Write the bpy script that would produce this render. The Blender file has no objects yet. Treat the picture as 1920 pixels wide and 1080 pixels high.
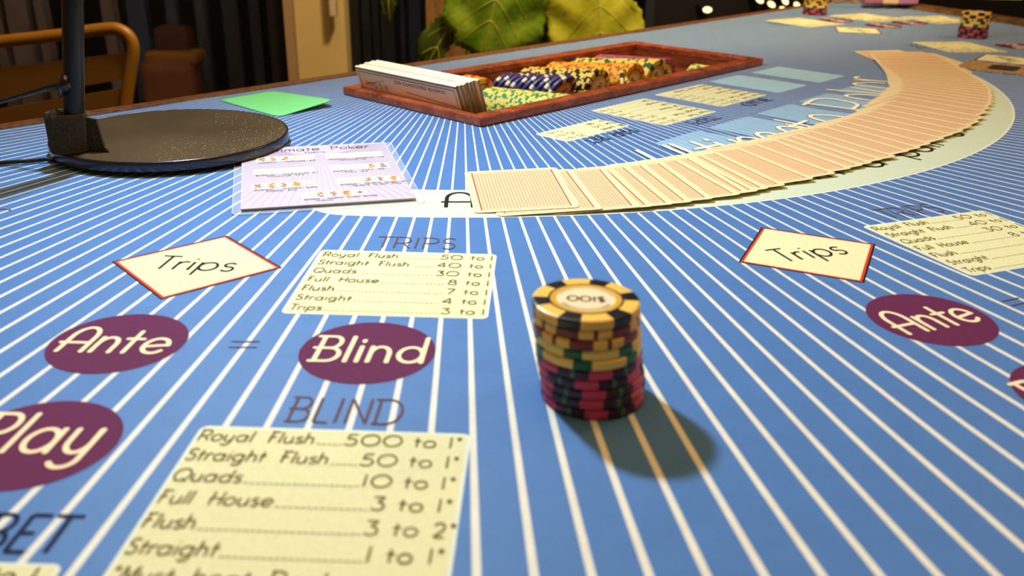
import bpy, bmesh, math, random
from math import sin, cos, pi, radians, atan2, hypot, sqrt
from mathutils import Vector, Matrix
random.seed(7)
S = bpy.context.scene
COL = S.collection
# ------------------------------------------------------------------ camera, world, light, exposure
TZ = 0.76                      # height of the felt above the floor (m)
F, PITCH, ROLL, HC = 1720.6, 0.40085, 0.01547, 0.17042
cam_d = bpy.data.cameras.new('camera'); cam = bpy.data.objects.new('camera', cam_d); COL.objects.link(cam)
cam_d.sensor_width = 36; cam_d.lens = 36*F/1920; cam_d.clip_start = 0.01; cam_d.clip_end = 60
_f = Vector((0, cos(PITCH), -sin(PITCH))); _r = Vector((1, 0, 0)); _u = Vector((0, sin(PITCH), cos(PITCH)))
_r2 = _r*cos(ROLL)+_u*sin(ROLL); _u2 = -_r*sin(ROLL)+_u*cos(ROLL)
cam.matrix_world = Matrix(((_r2.x, _u2.x, -_f.x, 0), (_r2.y, _u2.y, -_f.y, 0), (_r2.z, _u2.z, -_f.z, TZ+HC), (0, 0, 0, 1)))
cam_d.dof.use_dof = True; cam_d.dof.focus_distance = 0.60; cam_d.dof.aperture_fstop = 11.5
S.camera = cam
S.view_settings.view_transform = 'Standard'; S.view_settings.look = 'None'
S.view_settings.exposure = 0.28; S.view_settings.gamma = 1.0; S.view_settings.use_curve_mapping = False
w = bpy.data.worlds.new('room_air'); S.world = w; w.use_nodes = True
w.node_tree.nodes['Background'].inputs[0].default_value = (1.0, 0.58, 0.26, 1)
w.node_tree.nodes['Background'].inputs[1].default_value = 0.12
def area(name, loc, target, size, power, color, shape='DISK'):
    l = bpy.data.lights.new(name, 'AREA'); l.shape = shape; l.size = size; l.energy = power; l.color = color
    o = bpy.data.objects.new(name, l); COL.objects.link(o); o.location = loc
    d = Vector(target)-Vector(loc); o.rotation_euler = d.to_track_quat('-Z', 'Y').to_euler(); return o
area('desk_lamp_light', (-0.236, 0.700, TZ+0.474), (0.40, 0.10, TZ), 0.05, 6.0, (0.62, 0.80, 1.0))
area('ceiling_spot_right', (1.75, 1.55, TZ+1.2), (0.6, 1.2, TZ), 0.14, 7, (1.0, 0.72, 0.45))
area('warm_ambient_fill', (0.1, 0.5, 2.65), (0.1, 0.6, TZ), 1.5, 17, (1.0, 0.60, 0.24))  # wide soft light added overhead as the room's warm ambient fill
sl_ = bpy.data.lights.new('background_fill_spot', 'SPOT'); sl_.energy = 108; sl_.color = (1.0, 0.80, 0.50); sl_.spot_size = radians(74); sl_.spot_blend = .5; sl_.shadow_soft_size = .10  # unseen spot added to brighten the door, chair and plant in the background
so_ = bpy.data.objects.new('background_fill_spot', sl_); COL.objects.link(so_); so_.location = (0.25, 1.0, 2.3); so_.rotation_euler = (Vector((-0.25, 2.25, 0.45))-so_.location).to_track_quat('-Z', 'Y').to_euler()

# ------------------------------------------------------------------ helpers
def unproj(x, y, z=0.0):
    """table-plane point (mm) seen at photo pixel x, y on the level z mm above the felt"""
    u = (x-960)/F; v = -(y-540)/F
    X = cos(ROLL)*u - sin(ROLL)*v; U = sin(ROLL)*u + cos(ROLL)*v
    Y = cos(PITCH)+sin(PITCH)*U; Z = -sin(PITCH)+cos(PITCH)*U
    t = -(HC*1000-z)/Z
    return Vector((X*t, Y*t))
P = unproj
def PW(x, y, Y):
    """point (m, world) seen at a pixel on the upright plane Y metres away"""
    u = (x-960)/F; v = -(y-540)/F
    X = cos(ROLL)*u - sin(ROLL)*v; U = sin(ROLL)*u + cos(ROLL)*v
    t = Y/(cos(PITCH)+sin(PITCH)*U)
    return Vector((X*t, Y, TZ+HC+(-sin(PITCH)+cos(PITCH)*U)*t))

def nodes(m):
    m.use_nodes = True; nt = m.node_tree; return nt, nt.nodes, nt.links, nt.nodes['Principled BSDF']
def srgb(r, g, b):
    f = lambda c: (c/255/12.92) if c/255 <= 0.04045 else ((c/255+0.055)/1.055)**2.4
    return (f(r), f(g), f(b), 1)
MATS = {}
def mat(name, rgb, rough=0.6, metal=0.0, noise=0.0, nscale=60.0, bump=0.0, bscale=400.0, spec=0.5, coat=0.0, emit=None, estr=0.0, trans=0.0, sheen=0.0, alpha=1.0):
    if name in MATS: return MATS[name]
    m = bpy.data.materials.new(name); nt, N, L, B = nodes(m)
    c = srgb(*rgb); B.inputs['Base Color'].default_value = c
    B.inputs['Roughness'].default_value = rough; B.inputs['Metallic'].default_value = metal
    B.inputs['Specular IOR Level'].default_value = spec; B.inputs['Coat Weight'].default_value = coat
    B.inputs['Transmission Weight'].default_value = trans; B.inputs['Sheen Weight'].default_value = sheen; B.inputs['Alpha'].default_value = alpha
    if emit: B.inputs['Emission Color'].default_value = srgb(*emit); B.inputs['Emission Strength'].default_value = estr
    tc = N.new('ShaderNodeTexCoord')
    if noise:
        n = N.new('ShaderNodeTexNoise'); n.inputs['Scale'].default_value = nscale; n.inputs['Detail'].default_value = 4
        L.new(tc.outputs['Object'], n.inputs['Vector'])
        r = N.new('ShaderNodeMapRange'); r.inputs[1].default_value = 0.3; r.inputs[2].default_value = 0.7
        r.inputs[3].default_value = 1-noise; r.inputs[4].default_value = 1+noise
        L.new(n.outputs['Fac'], r.inputs[0])
        v = N.new('ShaderNodeVectorMath'); v.operation = 'SCALE'; v.inputs[0].default_value = c[:3]; L.new(r.outputs[0], v.inputs['Scale'])
        L.new(v.outputs[0], B.inputs['Base Color'])
    if bump:
        n = N.new('ShaderNodeTexNoise'); n.inputs['Scale'].default_value = bscale; n.inputs['Detail'].default_value = 3
        L.new(tc.outputs['Object'], n.inputs['Vector'])
        b = N.new('ShaderNodeBump'); b.inputs['Strength'].default_value = bump; b.inputs['Distance'].default_value = 0.001
        L.new(n.outputs['Fac'], b.inputs['Height']); L.new(b.outputs[0], B.inputs['Normal'])
    MATS[name] = m; return m
CX, CY = -0.0596, 1.063        # centre of the printed rays
DEL, TH0 = 0.018217, 0.05922
def M1(N, L, op, a, b=None, c=None):
    n = N.new('ShaderNodeMath'); n.operation = op
    for i, q in enumerate((a, b, c)):
        if q is None: continue
        if isinstance(q, (int, float)): n.inputs[i].default_value = q
        else: L.new(q, n.inputs[i])
    return n.outputs[0]
def ray_felt(name, base, line, linefac=1.0):
    m = bpy.data.materials.new(name); nt, N, L, B = nodes(m)
    tc = N.new('ShaderNodeTexCoord'); sp = N.new('ShaderNodeSeparateXYZ'); L.new(tc.outputs['Object'], sp.inputs[0])
    dx = M1(N, L, 'SUBTRACT', sp.outputs[0], CX); dy = M1(N, L, 'SUBTRACT', CY, sp.outputs[1])
    th = M1(N, L, 'ARCTAN2', dx, dy); k = M1(N, L, 'DIVIDE', M1(N, L, 'SUBTRACT', th, TH0), DEL)
    fr = M1(N, L, 'ABSOLUTE', M1(N, L, 'SUBTRACT', k, M1(N, L, 'ROUND', k)))
    r = N.new('ShaderNodeMapRange'); r.interpolation_type = 'SMOOTHSTEP'; L.new(fr, r.inputs[0])
    r.inputs[1].default_value = 0.070; r.inputs[2].default_value = 0.094; r.inputs[3].default_value = linefac; r.inputs[4].default_value = 0.0
    n = N.new('ShaderNodeTexNoise'); n.inputs['Scale'].default_value = 60; n.inputs['Detail'].default_value = 6; n.inputs['Roughness'].default_value = 0.7
    L.new(tc.outputs['Object'], n.inputs['Vector'])
    n2 = N.new('ShaderNodeTexNoise'); n2.inputs['Scale'].default_value = 1600; n2.inputs['Detail'].default_value = 2; L.new(tc.outputs['Object'], n2.inputs['Vector'])
    s = M1(N, L, 'ADD', M1(N, L, 'MULTIPLY', n.outputs['Fac'], 0.35), M1(N, L, 'MULTIPLY', n2.outputs['Fac'], 0.5)); s = M1(N, L, 'ADD', s, 0.575)
    mx = N.new('ShaderNodeMix'); mx.data_type = 'RGBA'; L.new(r.outputs[0], mx.inputs['Factor'])
    mx.inputs['A'].default_value = srgb(*base); mx.inputs['B'].default_value = srgb(*line)
    v = N.new('ShaderNodeVectorMath'); v.operation = 'SCALE'; L.new(mx.outputs['Result'], v.inputs[0]); L.new(s, v.inputs['Scale'])
    L.new(v.outputs[0], B.inputs['Base Color'])
    B.inputs['Roughness'].default_value = 0.62; B.inputs['Specular IOR Level'].default_value = 0.35; B.inputs['Sheen Weight'].default_value = 0.12; B.inputs['Sheen Roughness'].default_value = 0.4
    B.inputs['Sheen Tint'].default_value = (1, .9, .75, 1)
    b = N.new('ShaderNodeBump'); b.inputs['Strength'].default_value = 0.25; b.inputs['Distance'].default_value = 0.0003
    L.new(n2.outputs['Fac'], b.inputs['Height']); L.new(b.outputs[0], B.inputs['Normal']); return m
def wood(name, dark, light, scale=(3, 40, 40), rough=0.35, rot=0.0, worn=0.0):
    m = bpy.data.materials.new(name); nt, N, L, B = nodes(m); tc = N.new('ShaderNodeTexCoord'); mp = N.new('ShaderNodeMapping')
    mp.inputs['Rotation'].default_value = (0, 0, rot); mp.inputs['Scale'].default_value = scale
    L.new(tc.outputs['Object'], mp.inputs[0]); n = N.new('ShaderNodeTexNoise'); n.inputs['Scale'].default_value = 6; n.inputs['Detail'].default_value = 8; n.inputs['Roughness'].default_value = 0.65
    L.new(mp.outputs[0], n.inputs['Vector']); r = N.new('ShaderNodeValToRGB'); r.color_ramp.elements[0].position = 0.35; r.color_ramp.elements[1].position = 0.68
    r.color_ramp.elements[0].color = srgb(*dark); r.color_ramp.elements[1].color = srgb(*light); L.new(n.outputs['Fac'], r.inputs[0])
    out = r.outputs[0]
    if worn:
        n3 = N.new('ShaderNodeTexNoise'); n3.inputs['Scale'].default_value = 220; n3.inputs['Detail'].default_value = 5; L.new(tc.outputs['Object'], n3.inputs['Vector'])
        rr = N.new('ShaderNodeMapRange'); rr.inputs[1].default_value = 0.60; rr.inputs[2].default_value = 0.68; rr.inputs[4].default_value = worn; L.new(n3.outputs['Fac'], rr.inputs[0])
        mx = N.new('ShaderNodeMix'); mx.data_type = 'RGBA'; L.new(rr.outputs[0], mx.inputs['Factor']); L.new(out, mx.inputs['A']); mx.inputs['B'].default_value = srgb(205, 160, 130); out = mx.outputs['Result']
    L.new(out, B.inputs['Base Color']); B.inputs['Roughness'].default_value = rough
    b = N.new('ShaderNodeBump'); b.inputs['Strength'].default_value = 0.2; b.inputs['Distance'].default_value = 0.001; L.new(n.outputs['Fac'], b.inputs['Height']); L.new(b.outputs[0], B.inputs['Normal'])
    return m
def card_back(name):
    m = bpy.data.materials.new(name); nt, N, L, B = nodes(m)
    tc = N.new('ShaderNodeTexCoord'); sp = N.new('ShaderNodeSeparateXYZ'); L.new(tc.outputs['Object'], sp.inputs[0])
    ax = M1(N, L, 'ABSOLUTE', sp.outputs[0]); ay = M1(N, L, 'ABSOLUTE', sp.outputs[1])
    inner = M1(N, L, 'MULTIPLY', M1(N, L, 'LESS_THAN', ax, 0.0253), M1(N, L, 'LESS_THAN', ay, 0.0386))
    fx = 2*pi/0.0040; fy = 2*pi/0.0040
    a = M1(N, L, 'MULTIPLY', M1(N, L, 'SINE', M1(N, L, 'MULTIPLY', sp.outputs[0], fx)), M1(N, L, 'SINE', M1(N, L, 'MULTIPLY', sp.outputs[1], fy)))
    dots = M1(N, L, 'GREATER_THAN', M1(N, L, 'ABSOLUTE', a), 0.42)
    pat = M1(N, L, 'MULTIPLY', M1(N, L, 'MULTIPLY', dots, inner), 0.8)
    def band(v, lo, hi): return M1(N, L, 'MULTIPLY', M1(N, L, 'GREATER_THAN', v, lo), M1(N, L, 'LESS_THAN', v, hi))
    rule = M1(N, L, 'MULTIPLY', band(ax, 0.0262, 0.0272), M1(N, L, 'LESS_THAN', ay, 0.0400))
    rule2 = M1(N, L, 'MULTIPLY', band(ay, 0.0394, 0.0400), M1(N, L, 'LESS_THAN', ax, 0.0272))
    f = M1(N, L, 'MAXIMUM', pat, M1(N, L, 'MAXIMUM', rule, rule2))
    g = N.new('ShaderNodeNewGeometry'); mx = N.new('ShaderNodeMix'); mx.data_type = 'RGBA'; L.new(f, mx.inputs['Factor'])
    mx.inputs['A'].default_value = srgb(244, 224, 168); mx.inputs['B'].default_value = srgb(196, 88, 62)
    L.new(mx.outputs['Result'], B.inputs['Base Color']); B.inputs['Roughness'].default_value = 0.38; B.inputs['Specular IOR Level'].default_value = 0.35
    return m
BLUE = ray_felt('blue_felt_with_rays', (68, 114, 168), (222, 220, 198))
BOX = ray_felt('pale_blue_print', (138, 180, 206), (184, 206, 210), 0.8)
CREAM = mat('cream_print', (222, 220, 166), 0.8, noise=0.05, nscale=500, spec=0.15)
CREAMEDGE = mat('pale_print_border', (222, 230, 210), 0.8, spec=0.15)
PALE = mat('pale_green_band', (200, 212, 180), 0.8, noise=0.04, nscale=400, spec=0.15)
INK = mat('olive_ink', (100, 84, 26), 0.8, spec=0.15)
HEAD = mat('brown_ink', (96, 72, 74), 0.8, spec=0.15)
NAVY = mat('navy_ink', (26, 26, 58), 0.8, spec=0.15)
BLACKINK = mat('black_ink', (30, 26, 22), 0.8, spec=0.15)
PURP = mat('plum_print', (96, 36, 70), 0.8, noise=0.08, nscale=500, spec=0.15)
PEACH = mat('peach_lettering', (246, 222, 176), 0.8, spec=0.15)
REDINK = mat('red_ink', (206, 60, 34), 0.8, spec=0.15)
CARD = card_back('card_back_red_lattice')
PAPER = mat('card_stock', (240, 226, 186), 0.6)

class MB:
    """collects polygons (mm, table coordinates by default) and links them as one mesh"""
    def __init__(s): s.v = []; s.f = []; s.m = []; s.k = 0
    def add(s, vs, fs, mi=0):
        b = len(s.v); s.v += [tuple(q) for q in vs]; s.f += [tuple(b+i for i in f) for f in fs]; s.m += [mi]*len(fs); return s
    def prism(s, poly, z0, z1, mi=0, zt=None):
        n = len(poly); vs = [(p[0], p[1], z0) for p in poly]+[(p[0], p[1], z1) for p in poly]
        fs = [tuple(range(n, 2*n)), tuple(range(n-1, -1, -1))]+[(i, (i+1) % n, n+(i+1) % n, n+i) for i in range(n)]
        return s.add(vs, fs, mi)
    def box(s, x0, x1, y0, y1, z0, z1, mi=0, M=None):
        vs = [Vector((x, y, z)) for z in (z0, z1) for x, y in ((x0, y0), (x1, y0), (x1, y1), (x0, y1))]
        if M is not None: vs = [M @ q for q in vs]
        return s.add(vs, [(3, 2, 1, 0), (4, 5, 6, 7), (0, 1, 5, 4), (1, 2, 6, 5), (2, 3, 7, 6), (3, 0, 4, 7)], mi)
    def lathe(s, prof, n=48, mi=0, M=None, a0=0.0, a1=2*pi, closed=True):
        k = len(prof); st = n if closed else n+1; vs = []
        for i in range(st):
            a = a0+(a1-a0)*i/n
            for r, z in prof:
                q = Vector((r*cos(a), r*sin(a), z)); vs.append(M @ q if M is not None else q)
        fs = []
        for i in range(n):
            j = (i+1) % st if closed else i+1
            for t in range(k-1): fs.append((i*k+t, j*k+t, j*k+t+1, i*k+t+1))
        return s.add(vs, fs, mi)
    def tube(s, pts, r, n=10, mi=0, cap=True):
        pts = [Vector(p) for p in pts]; rr = r if isinstance(r, (list, tuple)) else [r]*len(pts); vs = []; k = len(pts)
        up = Vector((0, 0, 1)); prev = None
        for i, p in enumerate(pts):
            d = (pts[min(i+1, k-1)]-pts[max(i-1, 0)]).normalized()
            if prev is None:
                a = d.cross(up); a = a if a.length > 1e-3 else d.cross(Vector((0, 1, 0)))
            else: a = prev-d*prev.dot(d)
            a.normalize(); prev = a; b = d.cross(a)
            for j in range(n): vs.append(p+(a*cos(2*pi*j/n)+b*sin(2*pi*j/n))*rr[i])
        fs = [(i*n+j, i*n+(j+1) % n, (i+1)*n+(j+1) % n, (i+1)*n+j) for i in range(k-1) for j in range(n)]
        if cap: fs += [tuple(range(n-1, -1, -1)), tuple(range((k-1)*n, k*n))]
        return s.add(vs, fs, mi)
    def flat(s, poly, z, mi=0): return s.add([(p[0], p[1], z) for p in poly], [tuple(range(len(poly)))], mi)
    def strip(s, A, B, z, mi=0):
        n = len(A); return s.add([(p[0], p[1], z) for p in list(A)+list(B)], [(i, i+1, n+i+1, n+i) for i in range(n-1)], mi)
    def ribbon(s, pts, w, z, mi=0, cap=False):
        pts = [Vector((p[0], p[1])) for p in pts]; q = [pts[0]]
        for p in pts[1:]:
            if (p-q[-1]).length > 1e-4: q.append(p)
        pts = q
        if len(pts) < 2: return s
        s.k += 1; z = z+.0012*(s.k % 60)
        L_, R_ = [], []; n = len(pts)
        for i, p in enumerate(pts):
            a = (p-pts[i-1]).normalized() if i else None; b = (pts[i+1]-p).normalized() if i < n-1 else None
            if i == 0 and (pts[0]-pts[-1]).length < 1e-3 and n > 3: a = (pts[-1]-pts[-2]).normalized()
            if i == n-1 and (pts[0]-pts[-1]).length < 1e-3 and n > 3: b = (pts[1]-pts[0]).normalized()
            t = ((a or b)+(b or a)).normalized(); nrm = Vector((-t.y, t.x)); ref = a or b
            c = max(0.5, abs(nrm.dot(Vector((-ref.y, ref.x))))); h = w/2/c
            L_.append(p+nrm*h); R_.append(p-nrm*h)
        s.strip(R_, L_, z, mi)
        if cap:
            for i_, p in enumerate((pts[0], pts[-1])): s.flat([(p.x+w/2*cos(2*pi*j/12), p.y+w/2*sin(2*pi*j/12)) for j in range(12)], z+.0004*(i_+1), mi)
        return s
    def build(s, name, mats, parent=None, smooth=False, scale=0.001, off=(0, 0, TZ), local=False):
        me = bpy.data.meshes.new(name)
        if local: me.from_pydata([(x*scale, y*scale, z*scale) for x, y, z in s.v], [], s.f)
        else: me.from_pydata([(x*scale, y*scale, z*scale) for x, y, z in s.v], [], s.f)
        for m in (mats if isinstance(mats, (list, tuple)) else [mats]): me.materials.append(m)
        me.polygons.foreach_set('material_index', s.m)
        if smooth: me.polygons.foreach_set('use_smooth', [True]*len(s.f))
        me.update()
        o = bpy.data.objects.new(name, me); COL.objects.link(o)
        if parent is not None: o.parent = parent
        elif not local: o.location = off
        return o
def tag(o, label=None, cat=None, group=None, kind=None):
    if label: o['label'] = label
    if cat: o['category'] = cat
    if group: o['group'] = group
    if kind: o['kind'] = kind
    return o
def empty(name, loc, label=None, cat=None, group=None, rz=0.0):
    o = bpy.data.objects.new(name, None); COL.objects.link(o); o.location = loc; o.rotation_euler = (0, 0, rz)
    return tag(o, label, cat, group)
def soften(o, wd, seg=2):
    m = o.modifiers.new('soft', 'BEVEL'); m.width = wd; m.segments = seg; m.limit_method = 'ANGLE'; m.angle_limit = radians(40); return o
def rrect(w, h, r, n=5):
    out = []
    for cx, cy, a in ((w/2-r, h/2-r, 0), (-w/2+r, h/2-r, 90), (-w/2+r, -h/2+r, 180), (w/2-r, -h/2+r, 270)):
        for i in range(n+1):
            t = radians(a+90*i/n); out.append((cx+r*cos(t), cy+r*sin(t)))
    return out
class Frame:
    """2-D frame on the felt: origin (mm), direction of its x axis"""
    def __init__(s, o, ang, parent=None): s.o = Vector(o); s.a = ang
    def __call__(s, x, y): c, n = cos(s.a), sin(s.a); return (s.o.x+c*x-n*y, s.o.y+n*x+c*y)
    def poly(s, pts): return [s(*p) for p in pts]
ONES = 'first second third fourth fifth sixth seventh eighth ninth tenth eleventh twelfth thirteenth fourteenth fifteenth sixteenth seventeenth eighteenth nineteenth'.split()
TENS = {20: 'twent', 30: 'thirt', 40: 'fort', 50: 'fift'}
def ordinal(n):
    if n < 20: return ONES[n-1]
    t, r = n//10*10, n % 10
    return TENS[t]+('ieth' if r == 0 else 'y-'+ONES[r-1])

# ------------------------------------------------------------------ lettering (single-line art deco hand)
def arc(cx, cy, rx, ry, a0, a1, n=12): return [(cx+rx*cos(radians(a0+(a1-a0)*i/n)), cy+ry*sin(radians(a0+(a1-a0)*i/n))) for i in range(n+1)]
def o_(cx, rx=.33): return arc(cx, .3, rx, .3, 0, 360, 20)
def s_(w, h): return arc(w*.5, h*.76, w*.42, h*.24, 30, 270, 10)[:-1]+arc(w*.5, h*.27, w*.46, h*.27, 90, -150, 12)
G = {
 'A': (.8, [[(.02, 0), (.02, .55)]+arc(.36, .62, .34, .38, 180, 0, 12)+[(.70, 0)], [(-.12, .36), (.70, .36)]]),
 'B': (.72, [[(.06, 0), (.06, 1)], [(-.1, 1), (.34, 1)]+arc(.34, .76, .24, .24, 90, -90, 8)+[(-.08, .52)], [(.36, .52)]+arc(.36, .26, .30, .26, 90, -90, 8)+[(-.06, 0)]]),
 'C': (.9, [arc(.48, .5, .45, .5, 50, 310, 18)]),
 'D': (.95, [[(.06, 0), (.06, 1)], [(-.12, 1), (.36, 1)]+arc(.36, .5, .50, .5, 90, -90, 14)+[(-.06, 0)]]),
 'E': (.6, [[(.55, 1), (.05, 1), (.05, 0), (.55, 0)], [(.05, .5), (.42, .5)]]),
 'F': (.62, [[(.1, 0), (.1, 1)], [(-.06, 1), (.56, 1)], [(-.06, .52), (.44, .52)]]),
 'G': (.95, [arc(.48, .5, .45, .5, 50, 360, 18)+[(.55, .5)]]),
 'H': (.8, [[(.08, 0), (.08, 1)], [(.70, 0), (.70, 1)], [(-.10, .5), (.70, .5)]]),
 'I': (.24, [[(.08, 0), (.08, 1)]]),
 'J': (.5, [[(.4, 1), (.4, .25)]+arc(.2, .25, .2, .25, 0, -150, 8)]),
 'K': (.66, [[(.06, 0), (.06, 1)], [(.58, 1), (.08, .45)], [(.2, .58), (.62, 0)]]),
 'L': (.56, [[(.06, 1), (.06, 0), (.52, 0)]]),
 'M': (.95, [[(.05, 0), (.12, 1), (.46, .15), (.80, 1), (.88, 0)]]),
 'N': (.85, [[(.06, 0), (.06, 1), (.72, 0), (.72, 1)]]),
 'O': (1.1, [arc(.53, .5, .5, .5, 0, 360, 24)]),
 'P': (.74, [[(.06, 0), (.06, 1)], [(-.08, 1), (.36, 1)]+arc(.36, .73, .30, .27, 90, -90, 10)+[(.06, .46)]]),
 'Q': (1.1, [arc(.53, .5, .5, .5, 0, 360, 24), [(.6, .22), (.98, -.05)]]),
 'R': (.80, [[(.06, 0), (.06, 1)], [(-.10, 1), (.38, 1)]+arc(.38, .72, .32, .28, 90, -90, 10)+[(.10, .44), (.40, .44), (.74, 0)]]),
 'S': (.66, [s_(.6, 1)]),
 'T': (.66, [[(.32, 0), (.32, 1)], [(-.04, 1), (.66, 1)]]),
 'U': (.84, [[(.06, 1), (.06, .36)]+arc(.4, .36, .34, .36, 180, 360, 14)+[(.74, 1)]]),
 'V': (.8, [[(.02, 1), (.38, 0), (.74, 1)]]), 'W': (1.1, [[(0, 1), (.26, 0), (.52, 1), (.78, 0), (1.04, 1)]]),
 'X': (.75, [[(.02, 0), (.68, 1)], [(.02, 1), (.68, 0)]]), 'Y': (.75, [[(.02, 1), (.36, .45), (.70, 1)], [(.36, .45), (.36, 0)]]), 'Z': (.7, [[(.02, 1), (.62, 1), (.02, 0), (.64, 0)]]),
 'a': (.86, [o_(.36), [(.70, .6), (.70, 0)]]), 'b': (.80, [[(.04, 1), (.04, 0)], o_(.38)]),
 'c': (.66, [arc(.36, .3, .33, .3, 50, 310, 14)]), 'd': (.86, [o_(.36), [(.70, 1), (.70, 0)]]),
 'e': (.78, [[(.05, .26), (.69, .34)]+arc(.36, .3, .33, .3, 5, 320, 18)]),
 'f': (.42, [[(.12, 0), (.12, .8)]+arc(.30, .8, .18, .2, 180, 60, 8), [(-.04, .55), (.34, .55)]]),
 'g': (.86, [o_(.36), [(.70, .6), (.70, -.12)]+arc(.38, -.12, .32, .22, 0, -140, 10)]),
 'h': (.68, [[(.04, 1), (.04, 0)], [(.04, .3)]+arc(.30, .32, .26, .28, 180, 0, 10)+[(.56, 0)]]),
 'i': (.20, [[(.06, .6), (.06, 0)], [(.06, .80), (.06, .86)]]),
 'k': (.60, [[(.04, 1), (.04, 0)], [(.48, .6), (.06, .24)], [(.18, .34), (.54, 0)]]),
 'l': (.20, [[(.06, 1), (.06, 0)]]),
 'm': (1.02, [[(.04, .6), (.04, 0)], arc(.26, .34, .22, .26, 180, 0, 10)+[(.48, 0)], arc(.70, .34, .22, .26, 180, 0, 10)+[(.92, 0)]]),
 'n': (.68, [[(.04, .6), (.04, 0)], arc(.30, .32, .26, .28, 180, 0, 10)+[(.56, 0)]]),
 'o': (.76, [o_(.36)]), 'p': (.80, [[(.04, .6), (.04, -.35)], o_(.38)]),
 'q': (.86, [o_(.36), [(.70, .6), (.70, -.35)]]),
 'r': (.42, [[(.04, .6), (.04, 0)], arc(.28, .34, .24, .26, 180, 60, 8)]),
 's': (.50, [s_(.46, .6)]), 't': (.42, [[(.16, .88), (.16, 0)], [(-.04, .56), (.40, .56)]]),
 'u': (.74, [[(.04, .6), (.04, .28)]+arc(.31, .28, .27, .28, 180, 360, 12)+[(.58, .6)], [(.58, .6), (.62, 0)]]),
 'y': (.74, [[(.04, .6), (.04, .28)]+arc(.31, .28, .27, .28, 180, 360, 12)+[(.58, .6)], [(.60, .6), (.56, -.14)]+arc(.26, -.14, .30, .22, 0, -150, 10)]),
 'v': (.6, [[(.02, .6), (.28, 0), (.54, .6)]]), 'w': (.9, [[(0, .6), (.2, 0), (.42, .6), (.64, 0), (.86, .6)]]), 'x': (.55, [[(.02, 0), (.48, .6)], [(.02, .6), (.48, 0)]]),
 '0': (1.02, [arc(.5, .5, .46, .5, 0, 360, 24)]), '1': (.26, [[(.10, 1), (.10, 0)]]),
 '2': (.70, [arc(.32, .70, .28, .30, 160, -30, 10)+[(.04, 0), (.62, 0)]]),
 '3': (.66, [[(.04, 1), (.54, 1), (.26, .58)]+arc(.28, .30, .30, .30, 90, -150, 12)]),
 '4': (.78, [[(.54, 0), (.54, 1), (.02, .3), (.72, .3)]]),
 '5': (.68, [[(.56, 1), (.16, 1), (.10, .56)]+arc(.28, .30, .32, .32, 120, -150, 12)]),
 '6': (.72, [arc(.34, .3, .3, .3, 0, 360, 16), [(.04, .32), (.14, .72), (.46, 1)]]),
 '7': (.64, [[(.02, 1), (.58, 1), (.18, 0)]]),
 '8': (.70, [arc(.33, .27, .31, .27, 0, 360, 16), arc(.33, .77, .24, .23, 0, 360, 16)]),
 '9': (.72, [arc(.34, .7, .3, .3, 0, 360, 16), [(.64, .68), (.54, .28), (.22, 0)]]),
 '*': (.5, [[(.1, .85), (.4, .85)], [(.16, .72), (.34, .98)], [(.34, .72), (.16, .98)]]),
 '.': (.2, [[(.08, 0), (.08, .05)]]), ',': (.2, [[(.1, .06), (.04, -.12)]]), ':': (.25, [[(.1, .1), (.1, .16)], [(.1, .5), (.1, .56)]]),
 "'": (.2, [[(.08, 1), (.08, .8)]]), '=': (.9, [[(0, .62), (.85, .62)], [(0, .28), (.85, .28)]]), '-': (.4, [[(.02, .36), (.34, .36)]]),
 '$': (.72, [s_(.62, 1), [(.31, 1.12), (.31, -.12)]]), ' ': (.85, []),
}
def text_width(t, sp=.12): return sum(G[c][0]+sp for c in t)-sp
def text(mb, t, fn, h, width=None, lw=.6, z=.3, mi=0, sp=.12, cap=False, slant=0.0, xs=1.0):
    """t written from local (0,0) along +x; fn maps local mm to table mm; letters h mm high"""
    sx = width/text_width(t, sp) if width else h*xs; x = 0
    for c in t:
        a, st = G[c]
        for s in st:
            pts = []
            for i, q in enumerate(s):
                if i and len(s) < 8:
                    p0 = s[i-1]
                    for k in (1, 2, 3): pts.append((p0[0]+(q[0]-p0[0])*k/4, p0[1]+(q[1]-p0[1])*k/4))
                pts.append(q)
            # sharp corners: split so joins stay square
            segs = [[pts[0]]]
            for i in range(1, len(pts)):
                segs[-1].append(pts[i])
                if 0 < i < len(pts)-1:
                    a1 = atan2(pts[i][1]-pts[i-1][1], pts[i][0]-pts[i-1][0]); a2 = atan2(pts[i+1][1]-pts[i][1], pts[i+1][0]-pts[i][0])
                    if abs((a2-a1+pi) % (2*pi)-pi) > 0.9: segs.append([pts[i]])
            for sg in segs: mb.ribbon([fn((x+q[0]+slant*q[1])*sx, q[1]*h) for q in sg], lw, z, mi, cap)
        x += a+sp
    return x*sx

# ------------------------------------------------------------------ the setting
def struct(o, kind='structure'): o['kind'] = kind; return o
def mbox(name, x0, x1, y0, y1, z0, z1, m, parent=None):
    b = MB().box(x0, x1, y0, y1, z0, z1); return b.build(name, m, parent, scale=1.0, off=(0, 0, 0))
FLOORM = wood('dark_floor_boards', (34, 24, 18), (62, 44, 30), (2, 12, 12), 0.5)
struct(mbox('floor', -4.2, 4.6, -2.0, 5.2, -0.05, 0.0, FLOORM))
DARKW = mat('dark_wall_paint', (20, 14, 16), 0.7, noise=0.15, nscale=3)
BW = 4.9
struct(mbox('wall_back', -4.2, 4.6, BW, BW+.1, 0, 2.8, DARKW))
# glazed front of the room
WY = 2.32
FRAME = mat('black_window_frame', (14, 13, 13), 0.45)
def xat(px, Y, py=80): return PW(px, py, Y).x
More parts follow.
